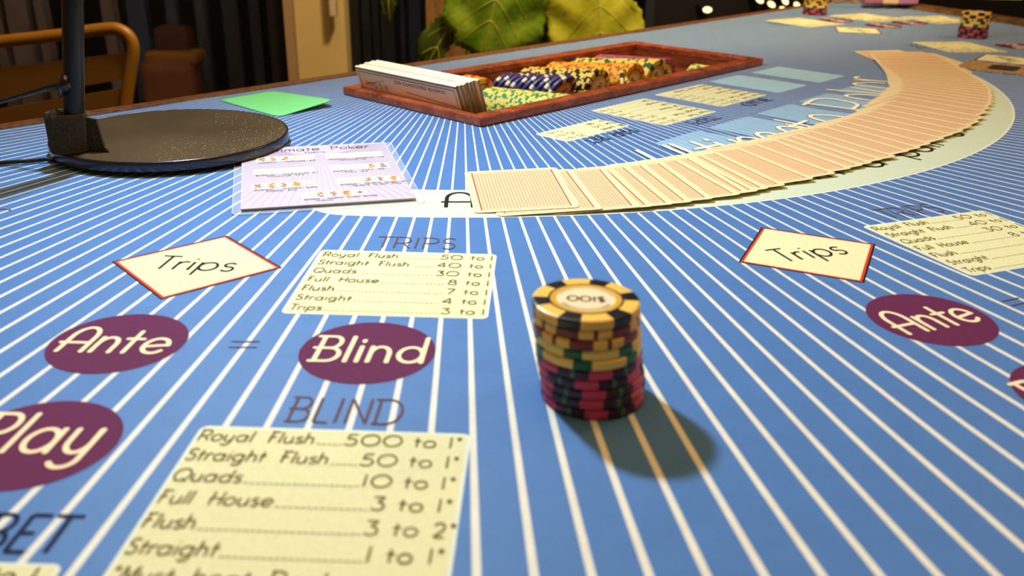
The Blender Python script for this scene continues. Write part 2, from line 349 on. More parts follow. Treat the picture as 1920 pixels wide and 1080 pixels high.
# bottom-rail, posts and panes
gl = bpy.data.materials.new('window_glass'); nt, N, L, B = nodes(gl)
B.inputs['Base Color'].default_value = (.9, .93, .95, 1); B.inputs['Roughness'].default_value = 0.02; B.inputs['Transmission Weight'].default_value = 1.0; B.inputs['IOR'].default_value = 1.05
def window(name, px0, px1):
    x0, x1 = xat(px0, WY), xat(px1, WY)
    fr = MB()
    for a, b in ((x0, x0+.035), (x1-.035, x1)): fr.box(a, b, WY, WY+.05, 0.05, 2.6)
    fr.box(x0, x1, WY, WY+.05, 0.0, .10); fr.box(x0, x1, WY, WY+.05, 2.55, 2.65)
    f = struct(fr.build(name, FRAME, None, scale=1.0, off=(0, 0, 0)))
    g = MB().box(x0+.035, x1-.035, WY+.02, WY+.026, .10, 2.55).build('pane', gl, f, scale=1.0); return f
window('window_1', -330, 532)
window('window_2', 648, 905)
# cream pillar casing with pull handle
DOORM = mat('cream_door_paint', (206, 178, 116), 0.55, noise=0.06, nscale=6)
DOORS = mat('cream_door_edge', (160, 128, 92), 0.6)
dx0, dx1 = xat(556, WY-.06), xat(649, WY-.06)
d = struct(mbox('door_1', dx0, dx1, WY-.06, WY+.02, 0, 2.3, DOORM))
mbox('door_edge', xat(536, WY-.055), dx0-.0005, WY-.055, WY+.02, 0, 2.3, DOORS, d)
hx0, hx1 = xat(619, WY-.1, 20), xat(632, WY-.1, 20); hz = PW(625, 31, WY-.1).z
h = MB().box(hx0, hx1, WY-.115, WY-.085, hz, hz+.35).box(hx0, hx1, WY-.09, WY-.061, hz+.05, hz+.08).box(hx0, hx1, WY-.09, WY-.061, hz+.27, hz+.30).build('door_handle', mat('pale_handle', (214, 196, 158), .35, .2), d, scale=1.0)
soften(h, .004)
# wall pillar right of plant (dark)
struct(mbox('wall_right', xat(1212, 2.9), 4.6, 2.9, 2.98, 0, 2.8, mat('near_black_wall', (13, 9, 13), 0.5)))
struct(mbox('trim_1', xat(1005, 2.2), xat(1040, 2.2), 2.2, 2.26, 0, 2.6, wood('amber_post_wood', (120, 66, 24), (176, 108, 48), (12, 12, 2), 0.5)))
struct(mbox('trim_2', xat(1206, 2.6), xat(1222, 2.6), 2.6, 2.66, 0, 2.6, mat('navy_post', (22, 26, 44), 0.6)))
# upright slats of the screen beyond the glass
SL = [(-140, 34), (-75, 34), (-8, 18), (22, 38), (76, 17), (199, 22), (246, 34), (318, 18), (372, 18), (422, 28), (472, 18), (510, 9),
      (656, 12), (672, 24), (700, 12), (716, 24), (752, 8), (768, 22), (806, 16), (838, 20), (872, 20)]
sc = [mat('slate_slat', (58, 62, 76), 0.6), mat('greyish_lilac_slat', (112, 100, 108), 0.6), mat('blue_slat', (48, 60, 92), 0.6)]
scn = empty('slatted_screen', (0, 0, 0), 'tall screen of upright blue-grey slats seen through the window glass', 'screen')
for i, (px, wd) in enumerate(SL):
    a, b = xat(px, 2.75), xat(px+wd, 2.75)
    m = sc[1] if i in (2, 3, 4, 5) else (sc[2] if i in (6, 16, 17, 18) else sc[0])
    mbox('slat', a, b, 2.75, 2.79, 0.05, 2.4, m, scn)
mbox('rail', xat(-160, 2.8), xat(900, 2.8), 2.795, 2.82, 0.15, .19, sc[0], scn)

# ------------------------------------------------------------------ the poker table
TB = empty('poker_table', (0, 0, TZ), 'large poker table with blue ray-printed felt, wooden edge and printed betting layout', 'table')
TO = Vector((-27., 733.)); TA = radians(46.9); TU = Vector((cos(TA), sin(TA))); TV = Vector((-sin(TA), cos(TA)))
def T2(u, v): q = TO+TU*u+TV*v; return (q.x, q.y)
e0, e1 = Vector((-640, 436)), Vector((590, 1790))      # dealer's straight edge
def bez(pts, n=14):
    out = []
    for i in range(len(pts)-1):
        p0 = pts[max(i-1, 0)]; p1 = pts[i]; p2 = pts[i+1]; p3 = pts[min(i+2, len(pts)-1)]
        for k in range(n):
            t = k/n; t2 = t*t; t3 = t2*t
            out.append(tuple(.5*((2*p1[j])+(-p0[j]+p2[j])*t+(2*p0[j]-5*p1[j]+4*p2[j]-p3[j])*t2+(-p0[j]+3*p1[j]-3*p2[j]+p3[j])*t3) for j in range(2)))
    out.append(tuple(pts[-1])); return out
RIM = [(-640, 436), (-690, 330), (-660, 200), (-560, 80), (-380, -20), (-150, -62), (100, -50), (330, 40), (530, 200), (690, 430), (790, 700), (835, 980), (832, 1230), (786, 1469), (717, 1664), (666, 1770), (630, 1800), (590, 1790)]
rim = bez(RIM, 10)
hole = [T2(6, 6), T2(446, 6), T2(446, 177), T2(6, 177)]
bm = bmesh.new()
vo = [bm.verts.new((x/1000, y/1000, 0)) for x, y in rim]; vh = [bm.verts.new((x/1000, y/1000, 0)) for x, y in hole]
ed = [bm.edges.new((vo[i], vo[(i+1) % len(vo)])) for i in range(len(vo))]+[bm.edges.new((vh[i], vh[(i+1) % 4])) for i in range(4)]
bmesh.ops.triangle_fill(bm, use_beauty=True, use_dissolve=False, edges=ed)
for f in bm.faces:
    if f.normal.z < 0: f.normal_flip()
me = bpy.data.meshes.new('felt'); bm.to_mesh(me); bm.free(); me.materials.append(BLUE)
o = bpy.data.objects.new('felt', me); COL.objects.link(o); o.parent = TB
WOODE = wood('edge_oak', (84, 50, 26), (138, 90, 52), (30, 30, 30), 0.4)
RAILW = wood('rail_wood', (64, 44, 22), (132, 96, 48), (14, 14, 14), 0.35)
# dealer edging, a narrow strip 14 mm wide, just proud of the felt
ev = (e1-e0).normalized(); en = Vector((-ev.y, ev.x))
b = MB(); b.prism([tuple(e0-ev*60), tuple(e1+ev*8), tuple(e1+ev*8+en*15), tuple(e0-ev*60+en*15)], -26, 1.5)
soften(b.build('edge_strip', WOODE, TB), .001)
# armrest rail round the players' side
prof = [(0, -30), (0, 1.5), (3, 5), (10, 7), (34, 7), (44, 3), (48, -6), (48, -30), (0, -30)]
vs = []; fs = []; nr = len(rim)
for i, p in enumerate(rim):
    a = Vector(rim[max(i-1, 0)]); c = Vector(rim[min(i+1, nr-1)]); t = (c-a).normalized(); n_ = Vector((t.y, -t.x))
    for r, z in prof: vs.append((p[0]+n_.x*r, p[1]+n_.y*r, z))
k = len(prof)
for i in range(nr-1):
    for j in range(k-1): fs.append((i*k+j, (i+1)*k+j, (i+1)*k+j+1, i*k+j+1))
fs += [tuple(range(k-1)), tuple(range((nr-1)*k, nr*k-1))[::-1]]
MB().add(vs, fs).build('armrest_rail', RAILW, TB, smooth=False)
# underside and legs
under = [tuple(Vector(p)*.97+Vector((3, 24))) for p in rim]
bm = bmesh.new(); vo = [bm.verts.new((x/1000, y/1000, -0.028)) for x, y in under]; vh = [bm.verts.new((x/1000, y/1000, -0.028)) for x, y in hole]
ed = [bm.edges.new((vo[i], vo[(i+1) % len(vo)])) for i in range(len(vo))]+[bm.edges.new((vh[i], vh[(i+1) % 4])) for i in range(4)]
bmesh.ops.triangle_fill(bm, use_beauty=True, use_dissolve=False, edges=ed)
me = bpy.data.meshes.new('underside_board'); bm.to_mesh(me); bm.free(); me.materials.append(FLOORM)
o = bpy.data.objects.new('underside_board', me); COL.objects.link(o); o.parent = TB
for x, y in ((-480, 260), (-150, 120), (600, 1560), (640, 720)): MB().box(x-30, x+30, y-30, y+30, -TZ*1000, -29).build('leg', FLOORM, TB)

Z1, Z2, Z3 = .12, .24, .36
def panel(fr, W, H, name='payout_panel', label=None, r=3.2):
    m = MB().flat(fr.poly(rrect(W, H, r)), Z1, 1).flat(fr.poly(rrect(W-2.4, H-2.4, r-.8)), Z1+.06, 0)
    o = m.build(name, [CREAM, CREAMEDGE], TB)
    if label: o['label'] = label
    return o
def rows(mb, fr, W, y0, pitch, data, h, lw, cols=(.815, .86, .935, .968), w1=.125, lx=.03, mi=0):
    """fr: frame centred on the panel; y0 first baseline measured from panel centre; cols: number right edge, to, last figure (shares of W)"""
    sx = .50*W/text_width('Straight Flush')
    for i, (a, n, t) in enumerate(data):
        y = y0-i*pitch; f = lambda X, Y, y=y: fr(-W/2+X, y+Y)
        wa = text_width(a)*sx; text(mb, a, lambda X, Y: f(lx*W+X, Y), h, wa, lw, Z3, mi, slant=.10)
        if not n: continue
        sn = w1*W/text_width('50')
        text(mb, t, lambda X, Y: f(cols[3]*W+X, Y), h, text_width(t)*sn*.8, lw, Z3, mi)
        text(mb, 'to', lambda X, Y: f(cols[1]*W+X, Y), h, (cols[2]-cols[1])*W, lw, Z3, mi)
        wn = text_width(n)*sn; xn = cols[0]*W-wn
        text(mb, n, lambda X, Y: f(xn+X, Y), h, wn, lw, Z3, mi)
        xx = lx*W+wa+1.2
        while xx < xn-1.2:
            mb.ribbon([f(xx, 0), f(min(xx+1.25, xn-.8), 0)], lw*.6, Z3, mi); xx += 1.95
BC = dict(cols=(.757, .80, .88, .925), w1=.128, lx=.016)
TRI = [('Royal Flush', '50', '1'), ('Straight Flush', '40', '1'), ('Quads', '30', '1'), ('Full House', '8', '1'), ('Flush', '7', '1'), ('Straight', '4', '1'), ('Trips', '3', '1')]
BLI = [('Royal Flush', '500', '1*'), ('Straight Flush', '50', '1*'), ('Quads', '10', '1*'), ('Full House', '3', '1*'), ('Flush', '3', '2*'), ('Straight', '1', '1*'), ('*Must beat Dealer', '', '')]
class Rot:
    """a seat: seat-zero coordinates turned about the layout centre"""
    def __init__(s, c, a): s.c = Vector(c); s.a = a
    def pt(s, x, y):
        d = Vector((x, y))-Vector((-73.3, 1197.)); c, n = cos(s.a), sin(s.a)
        return (s.c.x+c*d.x-n*d.y, s.c.y+n*d.x+c*d.y)
    def frame(s, x, y, a=0): return Frame(s.pt(x, y), s.a+a)
def circle(fr, r, word, ww, hh, ww_off, lw=2.05):
    o = MB().flat([fr(r*cos(2*pi*i/64), r*sin(2*pi*i/64)) for i in range(64)], Z1).build('betting_circle', PURP, TB)
    m = MB(); text(m, word, lambda X, Y: fr(ww_off[0]+X, ww_off[1]+Y), hh, ww, lw, Z3, 0, slant=.06, cap=True)
    m.build('lettering', PEACH, o); o['label'] = 'plum circle reading '+word; return o
def diamond(fr, d):
    def q(s): return [fr(-s, 0), fr(0, s), fr(s, 0), fr(0, -s)]
    m = MB().flat(q(d), Z1, 1).flat(q(d-1.0), Z1+.05, 0).flat(q(d-2.1), Z1+.10, 2).flat(q(d-2.9), Z1+.15, 0) if False else MB().flat(q(d), Z1, 1).flat(q(d-1.4), Z1+.04, 2).flat(q(d-3.2), Z1+.08, 0)
    o = m.build('betting_diamond', [CREAM, BLACKINK, REDINK], TB); o['label'] = 'cream diamond with a red and black outline reading Trips'
    t = MB(); text(t, 'Trips', lambda X, Y: fr(-20.5+X, -7.5+Y), 17.5, 41, 1.35, Z3, slant=.05); t.build('lettering', BLACKINK, o)
def seat(R, full=True, bet=True, trips=True):
    W, H = 92.1, 80.1
    fr = R.frame(-55.3, 407.8, -.030)
    p = panel(fr, W, H); t = MB(); rows(t, fr, W, H/2-9.6, 11.1, TRI, 6.0, .58); t.build('panel_lettering', INK, p)
    hd = MB(); text(hd, 'TRIPS', lambda X, Y: fr(-19+X, H/2+5.6+Y), 16.5, 43, .95, Z2); hd.build('heading_lettering', HEAD, TB)
    diamond(R.frame(-157.6, 425.4, -.053), 43.4)
    circle(R.frame(-161.8, 338.4, -.02), 27.6, 'Ante', 44, 22, (-21.5, -9.5))
    circle(R.frame(-58.4, 333.6, -.01), 27.6, 'Blind', 46, 22, (-21, -9.5))
    e = MB(); fe = R.frame(-115.6, 335.2, .02); e.ribbon([fe(0, 0), fe(11.6, 0)], .8, Z2); e.ribbon([fe(0, 5.2), fe(11.6, 5.2)], .8, Z2); e.build('equals_mark', HEAD, TB)
    if not full: return
    circle(R.frame(-159.5, 262.5, .0), 27.8, 'Play', 43, 24, (-21.5, -6))
    W2, H2 = 94.0, 88.0
    fb = R.frame(-61.5, 273.5-H2/2, -.030)
    p = panel(fb, W2, H2, 'payout_panel'); t = MB(); rows(t, fb, W2, H2/2-9.6, 11.7, BLI, 6.6, .68, **BC); t.build('panel_lettering', INK, p)
    hd = MB(); text(hd, 'BLIND', lambda X, Y: fb(-19+X, H2/2+4.5+Y), 17, 41, 1.05, Z2); hd.build('heading_lettering', HEAD, TB)
    if bet:
        fc = R.frame(-166.5, 170., -.02); p = panel(fc, 88, 66, 'payout_panel'); t = MB()
        rows(t, fc, 88, 24.5, 11.5, [('Pair of Aces', '30', '1'), ('Ace King', '15', '1')], 6.8, .85, **BC); t.build('panel_lettering', INK, p)
        hd = MB(); text(hd, 'PAIR BET', lambda X, Y: fc(-32+X, 37.5+Y), 16.5, 72, 1.5, Z2); hd.build('heading_lettering', NAVY, TB)
C0 = (-73.3, 1197.)
seat(Rot(C0, 0.0)); seat(Rot(C0, .41), bet=False)
# seats at the far side of the table
def seat_far(dpx, ppx, ang, others):
    W, H = 92.1, 80.1; c = P(*ppx); fr = Frame(c, ang)
    p = panel(fr, W, H); t = MB(); rows(t, fr, W, H/2-9.6, 11.1, TRI, 6.0, .58); t.build('panel_lettering', INK, p)
    hd = MB(); text(hd, 'TRIPS', lambda X, Y: fr(-19+X, H/2+5.6+Y), 16.5, 43, .95, Z2); hd.build('heading_lettering', HEAD, TB)
    diamond(Frame(P(*dpx), ang), 43.4)
    for word, px in others: circle(Frame(P(*px), ang), 27.6, word, 44, 22, (-21.5, -9.5))
seat_far((1888, 112), (1797, 88), 1.72, [('Blind', (1908, 87))])
seat_far((1608, 57), (1508, 42), 2.12, [('Ante', (1656, 48)), ('Play', (1705, 43)), ('Blind', (1566, 38))])
for px, ang in (((1628, 33), 2.12), ((1762, 37), 1.9)):
    fr = Frame(P(*px), ang); p = panel(fr, 94, 88); t = MB(); rows(t, fr, 94, 34.4, 11.7, BLI, 7, .85, **BC); t.build('panel_lettering', INK, p)
# pale curved band with its white outline, centred on the rays
def pol(r, a): return (CX*1000+r*sin(radians(a)), CY*1000-r*cos(radians(a)))
def band(r0, r1, a0, a1, rc):
    n = 90; A = [pol(r0, a0+(a1-a0)*i/n) for i in range(n+1)]; B = [pol(r1+rr(i/n), a0+(a1-a0)*i/n) for i in range(n+1)]; return A, B
def rr(t): return 7*t
A, B_ = band(505.5, 556.5, -4.0, 104, 0); bm_ = MB(); bm_.strip(B_, A, Z1+.04, 0)
A, B_ = band(503.8, 558.2, -4.0, 104, 0); bm_.strip(B_, A, Z1, 1)
c = pol(531, -4.0)
for rad, zz, mi in ((27.2, Z1, 1), (25.5, Z1+.04, 0)):
    a = radians(-4.0-90)
    bm_.flat([(c[0]+rad*cos(a-pi/2+pi*0-pi*i/20+pi), c[1]+rad*sin(a-pi/2-pi*i/20+pi)) for i in range(21)] if False else [(c[0]+rad*cos(pi/2+radians(-4)+pi*i/20), c[1]+rad*sin(pi/2+radians(-4)+pi*i/20)) for i in range(21)], zz, mi)
bd = bm_.build('printed_band', [PALE, CREAMEDGE], TB); bd['label'] = 'pale green curved band with a white outline'
t = MB()
def polf(r, a0): return lambda X, Y: pol(r-Y, a0+degrees_(X/r))
def degrees_(x): return x*180/pi
text(t, 'Ante', polf(540, 2.0), 30, 72, 2.4, Z3); t.build('band_lettering', BLACKINK, bd); t = MB(); text(t, 'pays with a pair or better', polf(536, 14), 22, 510, 2.2, Z3, slant=.05)
t.build('band_lettering', BLACKINK, bd)
# the five pale boxes for the board cards, and two more by the tray
def boxq(px, L_=88, W_=61):
    q = P(*px); q = Vector(q); U, V = TU, TV
    a = q; return [tuple(a), tuple(a+U*W_), tuple(a+U*W_-V*L_), tuple(a-V*L_)]
def rcorner(q, r=4):
    out = []; n = len(q)
    for i in range(n):
        p = Vector(q[i]); a = (Vector(q[i-1])-p).normalized(); b = (Vector(q[(i+1) % n])-p).normalized()
        for k in range(6):
            s = k/5; out.append(tuple((p+a*r)*(1-s)**2+p*2*s*(1-s)+(p+b*r)*s**2))
    return out
BX0 = Vector((107, 690))
for i in range(5):
    a = BX0+TU*(76.5*i)
    q = [tuple(a), tuple(a+TU*61), tuple(a+TU*61-TV*88), tuple(a-TV*88)]
    o = MB().flat(rcorner(q)[::-1], Z1).build('card_box', BOX, TB); o['label'] = 'pale blue printed box'
for px in ((1328, 153.5), (1408, 136.5)):
    q = Vector(P(*px)); q = [tuple(q), tuple(q+TU*60), tuple(q+TU*60-TV*80), tuple(q-TV*80)]
    o = MB().flat(rcorner(q)[::-1], Z1).build('card_box', mat('pale_blue_plain_print', (158, 196, 206), .8, spec=.15), TB); o['label'] = 'pale blue printed box by the chip tray'
# Ultimate Poker, cream letters with a navy shadow line, on the arc
ti = MB()
LAY = [('U', 20.5, 24.4), ('l', 25.2, 26.0), ('t', 26.9, 29.2), ('i', 29.8, 30.4), ('m', 32.0, 39.0), ('a', 39.7, 44.0), ('t', 43.2, 46.2), ('e', 47.6, 52.2), ('P', 56.6, 62.0), ('o', 63.3, 67.5), ('k', 68.6, 72.0), ('e', 72.8, 77.0), ('r', 78, 80.5)]
for dz, lw, mi, da, dr in ((Z2-.02, 5.2, 1, -.04, .3), (Z3, 4.1, 0, 0, 0)):
    for ch, a0, a1 in LAY:
        wch = {'l': .2, 'i': .2}.get(ch, max(.3, G[ch][0]-.1)); s = radians(a1-a0)/wch if ch not in 'li' else radians(4)
        for st in G[ch][1]:
            pts = []
            for i, q in enumerate(st):
                if i:
                    for k in range(1, 4): pts.append((st[i-1][0]+(q[0]-st[i-1][0])*k/4, st[i-1][1]+(q[1]-st[i-1][1])*k/4))
                pts.append(q)
            def tm(x, y):
                an = a0+da+degrees_(x*s); rt = 392+.028*(an-55)**2; ym = y*.8/.6 if y <= .6 else .8+(y-.6)*.5
                return pol(500-ym*(500-rt)+dr, an)
            ti.ribbon([tm(*q) for q in pts], lw, dz, mi, cap=True)
o = ti.build('title_lettering', [mat('title_cream', (250, 240, 200), .8), NAVY], TB); o['label'] = 'large cream letters with navy outline reading Ultimate Poker'
# dealer-facing panels: x towards -u, y towards -v
def dpanel(u0, v0, wu, wv, data, title, h, pitch, tw):
    cu = u0+wu/2; cv = v0-wv/2; q = TO+TU*cu+TV*cv; fr = Frame(q, TA+pi)
    p = panel(fr, wu, wv); t = MB(); rows(t, fr, wu, wv/2-8.6, pitch, data, h, .5, **(BC if title != 'TRIPS' else {})); t.build('panel_lettering', INK, p)
    hd = MB(); text(hd, title, lambda X, Y: fr(-tw/2+X, wv/2+4+Y), 13, tw, 1.1, Z2); hd.build('heading_lettering', NAVY, TB)
def uv(px): q = Vector(P(*px))-TO; return q.dot(TU), q.dot(TV)
u1, v1 = uv((1002, 252)); dpanel(u1, v1, 80, 34, [('AK suited', '25', '1'), ('Pair 2-10', '10', '1'), ('JJ - AA', '5', '1')], 'PAIR BET', 5.6, 10.2, 58)
u2, v2 = uv((1106, 208)); dpanel(u2, v2, 81, 79, TRI, 'TRIPS', 5.6, 10.6, 40)
u3, v3 = uv((1226, 178)); dpanel(u3, v3, 82, 75, BLI, 'BLIND', 5.6, 10.2, 40)
# small printed hook at the left edge of the picture
hk = MB(); hk.ribbon([P(*q) for q in [(-14, 398), (-6, 394), (2, 392.5), (10, 392.5), (17, 393.5), (20, 395), (18, 396)]], .9, Z2); hk.build('heading_lettering', HEAD, TB)

# ------------------------------------------------------------------ wooden chip tray let into the felt
TRAYW = wood('tray_mahogany', (116, 46, 20), (190, 94, 50), (10, 10, 30), 0.32, rot=-TA, worn=.35)
TRAYD = wood('tray_mahogany_inside', (120, 52, 24), (168, 82, 42), (8, 8, 30), 0.4, rot=-TA)
TR = empty('chip_tray', (TO.x/1000, TO.y/1000, TZ), 'worn mahogany chip tray sunk into the blue felt at the dealer edge', 'chip tray', rz=TA)
TLn, TWd = 452., 183.
def board(poly, z0, z1, name='side_board', m=TRAYW):
    o = MB().prism(poly, z0, z1).build(name, m, TR); soften(o, .0012); return o
rw = 15; lw_ = 9
def ringq(o, ol, i_, il):
    a = [(ol, o), (TLn-o, o), (TLn-o, TWd-o), (ol, TWd-o)]; b_ = [(il, i_), (TLn-i_, i_), (TLn-i_, TWd-i_), (il, TWd-i_)]
    return [[a[k], a[(k+1) % 4], b_[(k+1) % 4], b_[k]] for k in range(4)]
for q in ringq(0, 0, rw, lw_): board(q, .3, 8.0, 'rim_board')
for q in ringq(8, 6.3, rw, lw_): MB().prism(q, -48, .29).build('side_board', TRAYD, TR)
MB().box(6.4, TLn-8, 8, TWd-8, -52, -48.02).build('base_board', TRAYD, TR)
MB().box(168, TLn-rw, rw, 42, -47.9, -26).build('front_ledge', TRAYD, TR)
ROWS = [105, 146, 188, 230, 274, 316, 356, 398]
for uu in ROWS:
    m = MB(); n = 10; pr = [(uu-20.4*cos(pi*i/n), -20.4*sin(pi*i/n)) for i in range(n+1)]
    dd = 8 if uu < 150 else 0
    vs = [(x, y, z+dz) for y, dz in ((42.3 if uu > 150 else 16, -6-dd), (TWd-rw-.3, -17.5-dd)) for x, z in pr]
    m.add(vs, [(i, i+1, n+2+i, n+1+i) for i in range(n)], 0); m.build('chip_trough', TRAYD, TR, smooth=True)

# ------------------------------------------------------------------ chips
CH = {
 'black': ((226, 176, 66), [(30, 18), ], (22, 20, 20)),
}
GOLD = mat('chip_gold', (238, 190, 78), .42, noise=.05); BLK = mat('chip_black', (18, 17, 18), .35); BRN = mat('chip_brown', (112, 36, 14), .42)
GRN = mat('chip_green', (10, 92, 48), .4); PGLD = mat('chip_pale_gold', (240, 206, 96), .45, noise=.05); DPUR = mat('chip_aubergine', (46, 20, 44), .42)
PNK = mat('chip_pink', (206, 66, 92), .42); SAGE = mat('chip_sage', (64, 108, 70), .45); WHT = mat('chip_white', (238, 232, 204), .4)
VIO = mat('chip_violet', (58, 48, 112), .42); YEL = mat('chip_yellow', (240, 224, 110), .45, noise=.05); GRN2 = mat('chip_light_green', (48, 150, 96), .45)
ORG = mat('chip_orange_brown', (190, 92, 34), .45); RED = mat('chip_red', (214, 62, 24), .42); AMB = mat('chip_amber', (240, 178, 48), .45, noise=.05)
INL = mat('chip_label_cream', (240, 218, 170), .35); RING = mat('chip_label_ring', (228, 176, 62), .35, .2)
CR, TK = 19.5, 3.86
def chip_meshes(key, body, spec, label_ink=True, th=TK, n=72):
    """spec: list of (start deg, width deg, material) inserts"""
    pr_t = [(13.6, th-.05), (14.0, th), (18.6, th), (19.2, th-.3), (19.5, th-.9), (19.5, .9), (19.2, .3), (18.6, 0), (14, 0), (13.6, .05)]
    B = MB(); I = MB(); mats = [m for m in dict.fromkeys([q[2] for q in spec])]
    for i in range(n):
        a = 360*(i+.5)/n; hit = None
        for s, wd, m in spec:
            if (a-s) % 360 < wd: hit = m
        t = MB(); (B if hit is None else I).lathe(pr_t, 1, 0 if hit is None else mats.index(hit), None, 2*pi*i/n, 2*pi*(i+1)/n, closed=False)
    L_ = MB()
    for z, sg in ((th-.1, 1), (.1, -1)):
        for r0, r1, mi in ((0.01, 10.7, 0), (10.7, 12.9, 1), (12.9, 13.7, 2)):
            pr = [(r0, z), (r1, z+(0.12*sg if mi else 0))]
            L_.lathe(pr if sg < 0 else pr, 48, mi)
    t = MB()
    text(t, '$100', lambda X, Y: (-6.8+X, -2.0+Y), 4.4, 13.6, .8, th+.0-.02, 0)
    for k in range(26):
        a = radians(200+140*k/25); t.ribbon([(9.4*cos(a), 9.4*sin(a)), (10.3*cos(a), 10.3*sin(a))], .22, th-.02, 0)
        a = radians(30+120*k/25); t.ribbon([(8.9*cos(a), 8.9*sin(a)), (10.2*cos(a), 10.2*sin(a))], .28, th-.02, 0)
    out = []
    for nm, b, ms in (('chip', B, [body]), ('edge_inserts', I, mats), ('chip_label', L_, [INL, RING, BLACKINK]), ('label_print', t, [BLACKINK])):
        me = bpy.data.meshes.new(nm+'_'+key); me.from_pydata([(x/1000, y/1000, z/1000) for x, y, z in b.v], [], b.f)
        for m in ms: me.materials.append(m)
        me.polygons.foreach_set('material_index', b.m); me.validate(); me.update()
        bm = bmesh.new(); bm.from_mesh(me); bmesh.ops.remove_doubles(bm, verts=bm.verts, dist=1e-6); bmesh.ops.recalc_face_normals(bm, faces=bm.faces)
        bm.to_mesh(me); bm.free(); out.append(me)
    return out
def six(m, wd=24, off=0): return [(off+60*k, wd, m) for k in range(6)]
def thin(m, wd=6, off=40): return [(off+60*k, wd, m) for k in range(6)]
KIND = {
 'black and gold': chip_meshes('black', GOLD, six(BLK, 25)),
 'brown and gold': chip_meshes('brown', GOLD, six(BRN, 23)+thin(BRN, 5, 39)),
 'green and pale gold': chip_meshes('green', PGLD, six(GRN, 22)),
 'pink and aubergine': chip_meshes('pink', DPUR, six(PNK, 24)+thin(SAGE, 6, 39)),
 'violet with white dots': chip_meshes('violet', VIO, six(WHT, 14)),
 'yellow and light green': chip_meshes('yellow', YEL, six(GRN2, 15)+thin(GRN2, 5, 36), th=3.5),
 'orange and amber': chip_meshes('orange', AMB, six(ORG, 15)+thin(ORG, 5, 36), th=3.5),
 'black and yellow': chip_meshes('blackyellow', PGLD, six(BLK, 18)+thin(BLK, 5, 39), th=3.5),
 'red and amber': chip_meshes('red', AMB, six(RED, 22), th=3.5),
 'pink and slate': chip_meshes('pinkslate', mat('chip_slate', (92, 92, 120), .45), six(PNK, 20)+thin(PNK, 8, 36), th=3.5),
}
def chip(kind, mtx, label, group, face=False, printed=False):
    ms = KIND[kind]; o = bpy.data.objects.new('poker_chip', ms[0]); COL.objects.link(o); o.matrix_world = mtx
    tag(o, label, 'poker chip', group)
    for nm, me, use in (('edge_inserts', ms[1], True), ('chip_label', ms[2], face), ('label_print', ms[3], printed)):
        if use: c = bpy.data.objects.new(nm, me); COL.objects.link(c); c.parent = o
    return o
def stack(base, pattern, lean, group, place, th=TK):
    n = len(pattern); cnt = {}
    for i, (kd, rot) in enumerate(pattern):         # bottom first
        x = base[0]+lean[0]*i+random.uniform(-.35, .35); y = base[1]+lean[1]*i+random.uniform(-.35, .35)
        M_ = Matrix.Translation((x/1000, y/1000, TZ+(i*th)/1000+.0001)) @ Matrix.Rotation(rot, 4, 'Z')
        top = i == n-1
        pos = 'lying on top of' if top else ('at the bottom of' if i == 0 else ordinal(n-i)+' from the top of')
        chip(kd, M_, f'{kd} chip {pos} the stack {place}', group, True, top)
r = lambda d: radians(d)
PK, GN, BR, BK = 'pink and aubergine', 'green and pale gold', 'brown and gold', 'black and gold'
stack((30.9, 301.8), [(PK, r(257)), (PK, r(252)), (PK, r(256)), (PK, r(250)), (PK, r(266)), (GN, r(250)), (GN, r(240)), (BR, r(248)), (BR, r(233)), (BK, r(176))], (-.48, .06), 'chips in the tall stack near the camera', 'standing alone in front')
b3 = P(1822, 70); stack(b3, [(PK, r(20)), (PK, r(45)), (PK, r(5)), (PK, r(33)), (GN, r(0)), (GN, r(24)), (BR, r(10)), (BK, r(40)), (BK, r(10))], (.05, 0), 'chips in the stack at far right', 'at far right')
b2 = P(1527, 27); stack(b2, [(PK, r(20)), (PK, r(50)), (PK, r(5)), (GN, r(0)), (GN, r(24)), (BR, r(10)), (BK, r(40)), (BK, r(20))], (.05, 0), 'chips in the stack by the far edge', 'by the far edge')
# tray rows: chips on edge, axis along the short side of the tray
def in_tray(u, v, z, tilt, spin, yaw=0.0):
    q = TO+TU*u+TV*v
    ax = Matrix.Translation((q.x/1000, q.y/1000, TZ+z/1000)) @ Matrix.Rotation(TA+yaw, 4, 'Z') @ Matrix.Rotation(radians(90)+tilt, 4, 'X') @ Matrix.Rotation(spin, 4, 'Z')
    return ax
def tray_row(kd, u, v0, v1, z0, z1, name, th=3.55, tilt=.12, jit=.9, face_first=True, rand=1.2):
    n = int((v1-v0)/th)
    for i in range(n):
        t = i/max(1, n-1); v = v0+th*i+th
        M_ = in_tray(u+random.uniform(-jit, jit)*.5, v, z0+(z1-z0)*t+random.uniform(-.3, .3), tilt, random.uniform(-rand, rand))
        lab = f'{kd} chip at the front end of {name}' if i == 0 else f'{kd} chip, {ordinal(i+1)} from the front of {name}'
        chip(kd, M_, lab, f'{kd} chips in {name}', face=(i == 0), printed=(i == 0))
tray_row('yellow and light green', 144, 20, 134, -15.5, -23, 'the row beside the plaques', tilt=.06)
tray_row('red and amber', 138, 138, 166, -14, -14, 'the short row behind the plaques', tilt=.06)
tray_row('violet with white dots', 184, 66, 160, -5, -13, 'its tray row', th=9.0, tilt=.50, jit=1.0)
tray_row('black and yellow', 230, 62, 164, -6, -16, 'its tray row', tilt=.10)
tray_row('orange and amber', 274, 50, 164, -4, -15.5, 'its tray row', tilt=.10)
tray_row('green and pale gold', 316, 50, 165, -4, -15.5, 'its row in the tray', th=3.9, tilt=.10)
tray_row('pink and slate', 356, 66, 165, -9, -15.5, 'its tray row', tilt=.08)
tray_row('yellow and light green', 388, 30, 52, -17, -17, 'the short right-hand row', tilt=.0)
